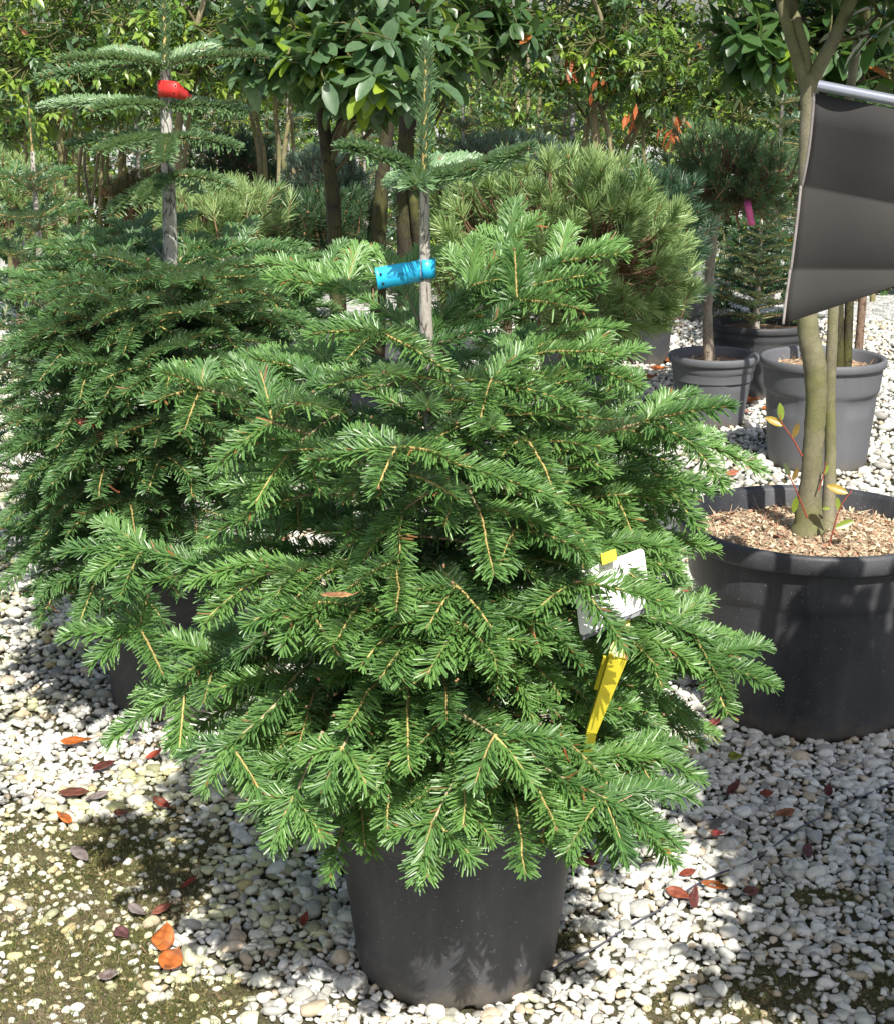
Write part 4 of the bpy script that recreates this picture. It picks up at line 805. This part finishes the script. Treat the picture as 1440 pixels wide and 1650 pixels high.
low = [(-40, 10.6, 'dark', 'beyond the left edge'), (70, 11.2, 'sun', 'bright green at the left edge'), (170, 10.4, 'yel', 'glowing lime green behind the leaning tan stems'), (270, 11.4, 'dark', 'behind the cracked fir trunk'), (365, 10.8, 'dark', 'behind the dark round pine'),
       (470, 11.6, 'sun', 'between the pale forked stems'), (590, 10.6, 'dark', 'between the thick mossy stems'), (700, 11.2, 'dark', 'behind the fir leader'), (800, 10.8, 'sun', 'left of the greenish stems'), (905, 11.6, 'dark', 'behind the grey pole'),
       (1010, 11.0, 'sun', 'at the foot of the fanned stems'), (1110, 11.4, 'dark', 'left of the globe pine'), (1215, 10.8, 'dark', 'right of the globe pine'), (1320, 11.2, 'sun', 'behind the grey panel'), (1430, 10.6, 'dark', 'beyond the right edge')]
for i, (px, Y_, pal, wh_) in enumerate(low):
    cz = .42; c0 = gz(px, Y_, cz); stems = [([gz(px, Y_, 0), gz(px + 4, Y_, .3), gz(px + 9, Y_, .8)], [.02, .015, .008])]
    broad('low leafy shrub ' + wh_, stems, [(c0, (.34, .3, .50), 150)], M_LIGHTBARK, 600 + i, .07, .032, pal, .12, .004, per=10, down=.25, sides=6, name='leafy_shrub', group='low shrubs under the rows')
# ================================================================== TAGS, LABEL, PANEL, CABLE
def sheetstrip(mb, path, hvec, half, thick=.0006, col=(.5, .5, .5), slices=None):
    """a ribbon along path with half height vector"""
    path = np.asarray(path, float); n = len(path); tn = nz(np.gradient(path, axis=0)); hv = np.broadcast_to(np.asarray(hvec, float), (n, 3)); nn = nz(np.cross(tn, hv)) * thick
    hs = np.broadcast_to(half, (n,))[:, None]
    v = np.concatenate([path - hv * hs + nn, path + hv * hs + nn, path + hv * hs - nn, path - hv * hs - nn])
    q = []
    for i in range(n - 1):
        for a, b in ((0, 1), (1, 2), (2, 3), (3, 0)): q.append([a * n + i, a * n + i + 1, b * n + i + 1, b * n + i])
    q += [[0, n, 2 * n, 3 * n], [n - 1, 4 * n - 1, 3 * n - 1, 2 * n - 1]]
    mb.add(v, q, None, col)
def disc(mb, c, nrm, r, th=.0004, seg=14):
    nrm = nz(nrm); e1 = nz(np.cross(nrm, [0, 0, 1])); e2 = np.cross(nrm, e1); a = np.arange(seg) * 2 * math.pi / seg
    ring = c + r * (np.cos(a)[:, None] * e1 + np.sin(a)[:, None] * e2)
    v = np.vstack([ring - nrm * th, ring + nrm * th, [c + nrm * th]]); j = np.arange(seg); j2 = (j + 1) % seg
    mb.add(v, np.stack([j, j2, seg + j2, seg + j], -1), np.stack([seg + j, seg + j2, np.full(seg, 2 * seg)], -1), (.01, .01, .012))
M_BLUE = flatmat('blue_tag_plastic', (.03, .50, .82), .4, .1); M_RED = flatmat('red_tag_plastic', (.62, .035, .03), .35, .15); M_PINK = flatmat('pink_tag_plastic', (.75, .12, .30), .4); M_HOLE = flatmat('dark_hole', (.01, .01, .012), .9)
M_INK = flatmat('faded_ink', (.02, .20, .42), .6)
t = empty('plant_tag', 'bright blue plastic tag with two holes looped round the pale trunk of the front fir', 'plant tag', trunkp(1.2))
o0 = np.array(t.location)
cz = P(684, 434, 2.33)[2]; tc_ = trunkp(cz); rad_ = .0125
ang = np.linspace(R_(-120), R_(150), 22)      # loop round trunk
loop = np.array([[tc_[0] + .0022 + (rad_ + .0006) * math.cos(a), tc_[1] + rad_ * math.sin(a), cz] for a in ang])
hw = .0135
mb = MB(); 
pa = P(606, 449, 2.27); pb = P(690, 432, 2.332)
front = [P(697, 433, 2.335), P(690, 433, 2.333), P(680, 434, 2.330)]
path = list(loop[::-1]) 
sheetstrip(mb, np.array(path) - o0, (0, 0, 1), .0138); mb.build('band', M_BLUE, t)
mb = MB(); tail = np.array([P(684, 434, 2.343), P(677, 436, 2.340), P(670, 438, 2.330), P(650, 441, 2.306), P(628, 445, 2.296), P(607, 449, 2.285)]) - o0
hv = nz(P(606, 428, 2.27) - P(612, 466, 2.27)); sheetstrip(mb, crom(tail, 4), hv, .0158); tl = mb.build('tail', M_BLUE, t)
mb = MB(); nr_ = np.array([-.15, -1, 0.])
for a, b in ((614, 442), (618, 457)): disc(mb, P(a, b, 2.2868) - o0, nr_, .0019)
mb.build('holes', M_HOLE, tl)
# faint printed word on the tail
cu = bpy.data.curves.new('print', 'FONT'); cu.body = 'NORDMANNIANA'; cu.size = .0068; cu.extrude = .0001; cu.align_x = 'CENTER'; cu.align_y = 'CENTER'
to = bpy.data.objects.new('print', cu); COL.objects.link(to); bpy.context.view_layer.update()
me = bpy.data.meshes.new_from_object(to); bpy.data.objects.remove(to); mo = bpy.data.objects.new('print', me); COL.objects.link(mo); me.materials.append(M_INK); mo.parent = tl
pp = P(652, 441, 2.3045) - o0; xd = nz(P(668, 437, 2.311) - P(636, 443, 2.2975)); yd = nz(hv - xd * np.dot(hv, xd)); zd = np.cross(xd, yd)
from mathutils import Matrix
mo.matrix_local = Matrix(((xd[0], yd[0], zd[0], pp[0]), (xd[1], yd[1], zd[1], pp[1]), (xd[2], yd[2], zd[2], pp[2]), (0, 0, 0, 1)))

t = empty('plant_tag', 'red plastic tag looped round the cracked white trunk high at the left', 'plant tag', trunk2(1.42)); o0 = np.array(t.location)
cz = P(262, 143, 3.49)[2]; c_ = trunk2(cz); ang = np.linspace(R_(-60), R_(-330), 22)
mb = MB(); sheetstrip(mb, np.array([[c_[0] + .0175 * math.cos(a), c_[1] + .0175 * math.sin(a), cz] for a in ang]) - o0, (0, 0, 1), .0172); mb.build('band', M_RED, t)
mb = MB(); sheetstrip(mb, crom(np.array([P(262, 142, 3.475), P(272, 143, 3.47), P(284, 145, 3.468), P(292, 149, 3.475), P(309, 159, 3.50)]), 4) - o0, nz(P(284, 130, 3.47) - P(282, 156, 3.47)), [.0172] * 9 + [.0172, .0165, .0155, .014, .0125, .011, .009, .007]); tl = mb.build('tail', M_RED, t)
mb = MB(); disc(mb, P(283, 138, 3.4665) - o0, nr_, .0018); disc(mb, P(281, 150, 3.4665) - o0, nr_, .0018); mb.build('holes', M_HOLE, tl)
t = empty('plant_tag', 'pink plastic strip hanging under the dark globe pine', 'plant tag', P(1205, 345, 6.2)); mb = MB(); o0 = np.array(t.location)
sheetstrip(mb, crom(np.array([P(1202, 320, 6.35), P(1204, 330, 6.22), P(1207, 346, 6.2), P(1210, 363, 6.19)]), 4) - o0, (1, 0, 0), .014); mb.build('strip', M_PINK, t)
t = empty('plant_tag', 'small pink strip under the blue-green globe pine', 'plant tag', P(576, 320, 7.4)); mb = MB(); o0 = np.array(t.location)
sheetstrip(mb, crom(np.array([P(571, 312, 7.4), P(575, 320, 7.38), P(580, 330, 7.36)]), 3) - o0, (1, 0, 0), .008); mb.build('strip', M_PINK, t)
t = empty('plant_tag', 'pale blue strip half hidden in the left fir at the base of its bare trunk', 'plant tag', P(262, 440, 3.42)); mb = MB(); o0 = np.array(t.location)
sheetstrip(mb, crom(np.array([P(240, 432, 3.30), P(256, 436, 3.26), P(274, 446, 3.24)]), 4) - o0, (0, 0, 1), .010); mb.build('strip', M_BLUE, t)

# white card on a yellow stake
M_CARD = flatmat('white_card_plastic', (.80, .80, .80), .35, .05); M_YEL = flatmat('yellow_stake_plastic', (.78, .66, .05), .4, .15); M_CARDD = flatmat('card_edge_plastic', (.16, .17, .19), .5)
t = empty('plant_label', 'blank white plastic label card clipped to a yellow stake in the fir branches', 'plant label', P(1000, 1000, 2.02) ); o0 = np.array(t.location)
def poly_plate(mb, pts, thick, nrm, col=(.5, .5, .5)):
    n = len(pts); nrm = nz(nrm) * thick; v = np.vstack([pts, pts - nrm, [np.mean(pts, 0)], [np.mean(pts, 0) - nrm]]); j = np.arange(n); j2 = (j + 1) % n
    mb.add(v, np.stack([j, j + n, j2 + n, j2], -1), np.vstack([np.stack([j, j2, np.full(n, 2 * n)], -1), np.stack([j2 + n, j + n, np.full(n, 2 * n + 1)], -1)]), col)
YC = 2.04
cor = [P(922, 925, YC + .0), P(1036, 882, YC + .03), P(1048, 975, YC - .01), P(934, 1026, YC - .04)]
def rounded(cor, rad):
    out = []
    for i in range(4):
        a, b, c_ = cor[i - 1], cor[i], cor[(i + 1) % 4]; u = nz(a - b) * rad; v_ = nz(c_ - b) * rad
        for k in range(6):
            s = k / 5; out.append((b + u) * (1 - s) ** 2 + 2 * b * s * (1 - s) + (b + v_) * s ** 2)
    return np.array(out)
pts = rounded(cor, .008); nrm = np.cross(cor[3] - cor[0], cor[1] - cor[0]); nrm = nrm if nrm[1] < 0 else -nrm
mb = MB(); poly_plate(mb, pts - o0, .0025, nrm); mb.build('card', M_CARD, t, smooth=False)
mb = MB(); ed = np.array([cor[2] + (cor[3] - cor[2]) * s for s in np.linspace(.03, .97, 8)]) - o0 - nz(nrm) * .006; sheetstrip(mb, ed, nz(cor[3] - cor[0]), .006, .0025); mb.build('card_back_rail', M_CARDD, t, smooth=False)
mb = MB(); cl = [P(966, 893, YC + .01), P(990, 885, YC + .012), P(993, 902, YC - .002), P(969, 911, YC - .006)]; poly_plate(mb, np.array(cl) - o0 + nz(nrm) * .003, .006, nrm); mb.build('clip', M_YEL, t, smooth=False)
mb = MB()
def prism(mb, A, B, wa, wb, da, db, col=(.5, .5, .5), xd=(1, 0, 0)):
    A = np.array(A); B = np.array(B); ax = nz(B - A); x_ = nz(np.array(xd) - ax * np.dot(xd, ax)); y_ = np.cross(ax, x_)
    v = [c0 + x_ * sx * w_ + y_ * sy * d_ for c0, w_, d_ in ((A, wa, da), (B, wb, db)) for sx, sy in ((-1, -1), (1, -1), (1, 1), (-1, 1))]
    mb.add(v, [[0, 1, 2, 3], [7, 6, 5, 4]] + [[i, i + 4, (i + 1) % 4 + 4, (i + 1) % 4] for i in range(4)], None, col)
top = P(1002, 1028, 2.0); neck = P(994, 1060, 2.005); prism(mb, P(1008, 985, 2.045) - o0, neck - o0, .006, .0135, .004, .006)
prism(mb, neck - o0 + [0, .0, 0], P(952, 1178, 2.045) - o0, .0125, .0075, .005, .004)
prism(mb, P(952, 1178, 2.045) - o0, P(930, 1290, 2.16) - o0, .0074, .005, .0038, .003)
prism(mb, P(984, 1060, 2.03) - o0, P(960, 1110, 2.06) - o0, .012, .004, .002, .002)
mb.build('stake', M_YEL, t, smooth=False)

# grey panel (back of a hanging sign sheet)
m, nt, bs, out = newmat('grey_sheet')
n1 = noise(nt, 400, 2, scl=(1, 1, 1)); n2 = noise(nt, 3, 4); c = mixc(nt, ramp(nt, n2.outputs['Fac'], [(.3, (0.,)), (.7, (1.,))]).outputs[0], (.038, .037, .036), (.052, .050, .047))
nt.links.new(c, bs.inputs['Base Color']); bs.inputs['Roughness'].default_value = .85; bs.inputs['Specular IOR Level'].default_value = .2; bumpn(nt, n1.outputs['Fac'], .3, .001, bs); M_PANEL = m
YS = 2.75
t = empty('hanging_sheet', 'dark grey creased sheet hanging from a metal tube at the upper right edge', 'hanging sheet', P(1420, 300, YS) ); o0 = np.array(t.location)
mb = MB(); rowsP = [(150, 1312, -.03), (200, 1308, -.02), (250, 1302, -.009), (297, 1293, .006), (301, 1291, .008), (305, 1290, .006), (360, 1284, .004), (430, 1275, .005), (434, 1274, .008), (438, 1273, .005), (480, 1267, .0), (522, 1262, -.01)]
nx = 26; vs = []; 
for (py, pxl, dy) in rowsP:
    for k in range(nx):
        s = k / (nx - 1); px = pxl + (1560 - pxl) * s; tilt = -.34 * (px - pxl)
        y_ = YS + dy * 1.0 + .006 * math.sin(s * 9 + .6) - .10 * s; q_ = P(px, py + tilt * np.clip((py - 440) / 82, 0, 1) + .2 * (px - pxl) * np.clip((434 - py) / 140, 0, 1), y_); vs.append(q_)
vs = np.array(vs) - o0; nr = len(rowsP); i = (np.arange(nr - 1)[:, None] * nx + np.arange(nx - 1)[None]).ravel(); q = np.stack([i, i + nx, i + nx + 1, i + 1], -1)
mb.add(vs, q, None, (.1, .1, .1)); so2 = mb.build('sheet', M_PANEL, t); md = so2.modifiers.new('s', 'SOLIDIFY'); md.thickness = .003; md.offset = 0
mb = MB(); tube(mb, crom(np.array([P(pxl - 1, py, YS + dy) for (py, pxl, dy) in rowsP]), 3) - o0, .0026, 6, (.30, .27, .26)); mb.build('hem', tintmat('hem', .7), t)
M_METAL = flatmat('pale_metal', (.42, .44, .50), .3, .2); M_METAL.node_tree.nodes['Principled BSDF'].inputs['Metallic'].default_value = .6
mb = MB(); tube(mb, np.array([P(1318, 138, YS - .034), P(1440, 162, YS - .085), P(1570, 190, YS - .135)]) - o0, .0095, 14, (.5, .5, .5)); mb.build('top_tube', M_METAL, t)
mb = MB(); pz = P(1570, 190, YS - .135); tube(mb, np.array([[pz[0], pz[1], 0], [pz[0], pz[1], pz[2] + .05]]) - o0, .014, 14, (.5, .5, .5)); mb.build('post', M_METAL, t)

# grey pole far right of centre
p0 = gz(920, 9.9, 0); t = MB(); tube(t, np.array([p0, gz(921, 9.9, 1.0), gz(923, 9.9, 1.75)]), .017, 10, (.30, .29, .28)); tag(t.build('stake_pole', tintmat('weathered_pole', .7)), 'slim weathered grey pole standing above the mugo pine', 'pole')

# cable
M_CABLE = flatmat('cable_rubber', (.10, .10, .13), .5)
cp = [(872, 1592), (905, 1566), (960, 1540), (1010, 1508), (1060, 1480), (1095, 1455), (1140, 1428), (1200, 1405), (1240, 1380), (1290, 1345), (1345, 1318), (1400, 1290), (1500, 1250)]
mb = MB(); pts = np.array([G(a, b) + [0, 0, .0175] for a, b in cp]); tube(mb, crom(pts, 6), .0017, 8, (.1, .1, .12)); tag(mb.build('cable', M_CABLE), 'thin dark irrigation cable running across the gravel from the front pot to the right', 'cable')

# ================================================================== FALLEN LEAVES
OR = (.52, .15, .035); RB = (.26, .055, .03); DR = (.13, .035, .03); GY = (.24, .20, .19); YG = (.30, .34, .03); TN = (.42, .20, .09); PU = (.16, .07, .08)
def fallen(label, pos, rz, L, W, col, tilt=(0, 0), curl=.18, twist=0., group='fallen leaves', face=0.):
    nu, nv = 13, 5; r = np.random.RandomState(abs(hash(label)) % 9999 if False else (len(label) * 31 + int(L * 1e4)) % 9999)
    u = np.linspace(0, 1, nu); wv = np.sin(np.pi * u ** .9) ** .75 * (W / 2); wv[0] = wv[-1] = .0004
    vs = []
    for i in range(nu):
        for j in range(nv):
            s = (j / (nv - 1)) * 2 - 1; z = curl * L * ((u[i] - .5) ** 2 * 1.6 + (s * wv[i] / (W / 2)) ** 2 * .22) + twist * s * wv[i] * (u[i] - .4) + r.randn() * .0006
            vs.append([(u[i] - .5) * L, s * wv[i] + .04 * L * math.sin(u[i] * 3), z])
    vs = np.array(vs); i = (np.arange(nu - 1)[:, None] * nv + np.arange(nv - 1)[None]).ravel(); q = np.stack([i, i + nv, i + nv + 1, i + 1], -1)
    sp_ = np.clip((fbm(vs[:, 0] + 9, vs[:, 1] + L * 99, 60, 5) - .5) * 5, 0, 1)[:, None]; cc = np.tile(np.array(col), (len(vs), 1)) * r.uniform(.7, 1.2, (len(vs), 1)); cc = cc * (1 - sp_ * .65) + np.array([.10, .05, .03]) * sp_ * .65; cc[2::nv] *= .75
    mb = MB(); mb.add(vs, q, None, cc); tube(mb, np.array([[L * .5, 0, curl * L * .4], [L * .62, .004, curl * L * .45]]), .0008, 4, np.array(col) * .7)
    o = mb.build('fallen_leaf', M_DRY); o.location = tuple(pos); o.rotation_euler = (tilt[0], tilt[1], rz)
    if face: o.rotation_euler = (Matrix.Rotation(face, 3, 'X') @ Matrix.Rotation(rz, 3, 'Z') @ Matrix.Rotation(tilt[1], 3, 'Y')).to_euler()
    md = o.modifiers.new('s', 'SOLIDIFY'); md.thickness = .0005
    return tag(o, label, 'leaf', group)
FL = [
 ('glossy orange leaf at the left edge in the shade', 128, 1213, .1, .078, .030, OR), ('dark red curled leaf just below the orange one at the left edge', 170, 1250, .5, .055, .024, DR),
 ('largest brown folded leaf at the left edge of the moss', 122, 1296, -.2, .070, .032, (.20, .075, .05)), ('grey-brown leaf beside the large folded one', 158, 1300, .5, .05, .02, GY), ('orange strip of a leaf low on the left edge', 106, 1336, -.7, .045, .018, OR),
 ('rosy brown leaf between pale stones left of centre', 198, 1327, .4, .034, .020, (.42, .16, .10)), ('orange leaf standing upper of the pair on the moss', 267, 1533, 1.5, .052, .040, OR), ('rounder orange leaf lower of the pair on the moss', 279, 1571, 1.1, .046, .044, OR),
 ('purple-grey square leaf left of the orange pair', 197, 1524, -.8, .034, .026, PU), ('grey lobed leaf on the moss near the left edge', 130, 1395, -.7, .05, .024, GY), ('silver grey leaf at the bottom left', 178, 1592, .3, .034, .02, GY),
 ('brown leaf curled beside grey litter', 262, 1484, .5, .038, .016, (.30, .10, .06)), ('grey crumpled leaf above the orange pair', 222, 1488, -.6, .04, .022, GY), ('rust sliver on stones below the shade', 305, 1440, .8, .04, .010, RB),
 ('red leaf by small white stones upper left', 250, 1232, .6, .04, .016, (.45, .09, .05)), ('dark red leaf in the shade under the left branches', 262, 1312, -.6, .045, .020, RB), ('deep red leaf left of the front pot', 492, 1500, 1.3, .03, .014, RB),
 ('dull red leaf touching the right side of the front pot', 945, 1406, -.3, .04, .024, (.30, .08, .06)), ('small orange chip under the lower right branch', 1072, 1390, .2, .028, .014, OR), ('dark leaf under the tip of the lower right branch', 1106, 1424, .3, .035, .016, RB),
 ('brown leaf crossing the cable', 1092, 1460, -.5, .052, .024, (.32, .09, .05)), ('narrow dark red leaf beside the cable crossing', 1118, 1466, 1.4, .05, .016, DR), ('long rust orange leaf right of the cable crossing', 1150, 1446, -.35, .052, .016, (.45, .13, .03)),
 ('dusky leaf right of the rust orange one', 1207, 1456, .2, .034, .022, (.20, .08, .07)), ('orange brown leaf on shaded gravel at right', 1262, 1330, .3, .044, .022, (.42, .16, .07)), ('large grey leaf on shaded gravel', 1148, 1346, .3, .062, .026, (.22, .21, .20)),
 ('lime green leaf on shaded gravel below the tub', 1183, 1235, .1, .034, .026, YG), ('maroon leaf below the lime green one', 1180, 1288, .9, .05, .018, DR), ('maroon leaf at the right edge of the gravel', 1334, 1292, 1.3, .05, .018, DR),
 ('pair-sized maroon leaf left of the right edge', 1232, 1296, .2, .03, .018, RB), ('maroon leaf right of the cable near the edge', 1300, 1388, 1.4, .04, .02, PU), ('wine red leaf under the grey one', 1155, 1360, .0, .03, .02, (.28, .05, .05)),
 ('red leaf at the foot of the big tub', 1107, 962, .3, .045, .024, (.50, .12, .07)), ('reddish leaf on white gravel in front of the far pots', 1178, 775, .2, .05, .03, (.5, .17, .10)), ('reddish leaf lying second on that white gravel', 1210, 768, -.4, .055, .018, (.5, .18, .12)),
 ('orange leaf right of the globe pine pot', 1207, 656, .1, .09, .04, OR), ('orange leaf against the grey pot with grip panel', 1238, 668, .5, .08, .045, OR), ('pink brown leaf below those by the pots', 1200, 675, -.4, .07, .035, (.5, .25, .18)),
 ('orange leaf at the foot of the small dark pot', 1078, 590, .2, .08, .04, OR), ('orange leaf left of the globe pine pot', 1062, 604, 0, .10, .035, OR), ('second orange leaf left of the globe pine pot', 1040, 618, .3, .09, .04, OR),
 ('orange leaf by the mid grey pot', 960, 649, .3, .09, .045, OR), ('brown leaf touching the orange one by the mid grey pot', 975, 645, -.2, .08, .04, TN), ('orange leaf at the left edge above the black pot', 112, 966, 0, .06, .03, OR),
 ('brown leaf in the far shade left of the mid grey pot', 1012, 622, -.2, .08, .03, RB), ('red leaf on white gravel near the front branch tip', 1150, 1180, .6, .06, .018, (.36, .10, .08)),
]
for (lab, px, py, rz, L, W, cl_) in FL:
    p = G(px, py); far = p[1] > 4.5
    fallen(lab, (p[0], p[1], .020 + W * .18 if not far else .03), rz, L, W, cl_, tilt=(0, random.uniform(-.15, .15)), twist=random.uniform(-1.5, 1.5), curl=random.uniform(.1, .4), face=random.uniform(.12, .55))
fallen('orange leaf caught upright in the low right fir branches', P(905, 1203, 1.93), 1.9, .044, .026, OR, (1.1, -.9), .3, group=None)
fallen('pale tan dry leaf lying on the fir near its centre left', P(545, 960, 1.86), .35, .045, .014, (.50, .27, .13), (.2, .1), .15, group=None)
fallen('rust leaf resting on the left fir near the picture edge', P(138, 683, 2.98), -.3, .045, .018, (.30, .08, .04), (.7, .3), group=None)
fallen('brown leaf right of the rust one on the left fir', P(170, 703, 2.98), .3, .036, .018, (.36, .13, .09), (.8, 0), group=None)
fallen('brown leaf hanging low in the left fir', P(184, 790, 2.86), 1.4, .05, .024, (.42, .15, .07), (.6, .5), group=None)
fallen('rust leaf stuck in the mugo pine tufts', P(920, 383, 4.72), 1.5, .08, .03, (.50, .17, .04), (0, 1.3), group=None)
fallen('brown leaf on the mulch of the big tub', G(1262, 866, .42), .1, .05, .022, (.30, .09, .05), (.1, .1), group=None)

# hanging dead orange leaves cluster right of centre
mb = MB(); r = np.random.RandomState(8); n = 26; c0 = P(1088, 205, 9.0)
for (cx, cy, k) in ((1085, 205, 14), (1078, 222, 8), (925, 110, 9), (1000, 110, 8), (1012, 185, 7), (960, 120, 6)):
    c_ = P(cx, cy, 8.6); D = nz(np.stack([r.randn(k) * .35, r.randn(k) * .3, -np.ones(k)], -1)); leaves(mb, c_ + r.randn(k, 3) * [.035, .05, .04], D, nz(r.randn(k, 3)), r.uniform(.06, .09, k), .028, np.tile([.48, .14, .05], (k, 1)) * r.uniform(.6, 1.2, (k, 1)), bend=.2, rows=LR_LO)
tr_ = [o for o in COL.objects if 'dead orange leaves' in str(o.get('label', ''))][0]; dl = mb.build('dead_leaves', M_DRY, tr_); dl.location = -tr_.location

# unseen neighbour on the right, added for the shade its crown casts
broad('unseen clipped evergreen added outside the picture at right to shade the gravel', [([(1.25, 1.86, 0), (1.24, 1.86, .6), (1.22, 1.86, 1.2), (1.2, 1.86, 1.5)], [.03, .025, .02, .01])],
      [((1.21, 1.86, 1.25), (.50, .56, .42), 800), ((1.16, 1.22, 1.2), (.50, .40, .38), 420)], M_BARK, 77, .09, .045, 'grey', .1, 0, per=11, down=.3, group=None)
make_pot('black pot under the unseen evergreen added outside the picture', 1.25, 1.86, .25, .2, .36, M_POT, .8, chips=0)
print('objects', len(COL.objects), 'polys', sum(len(m.polygons) for m in bpy.data.meshes))
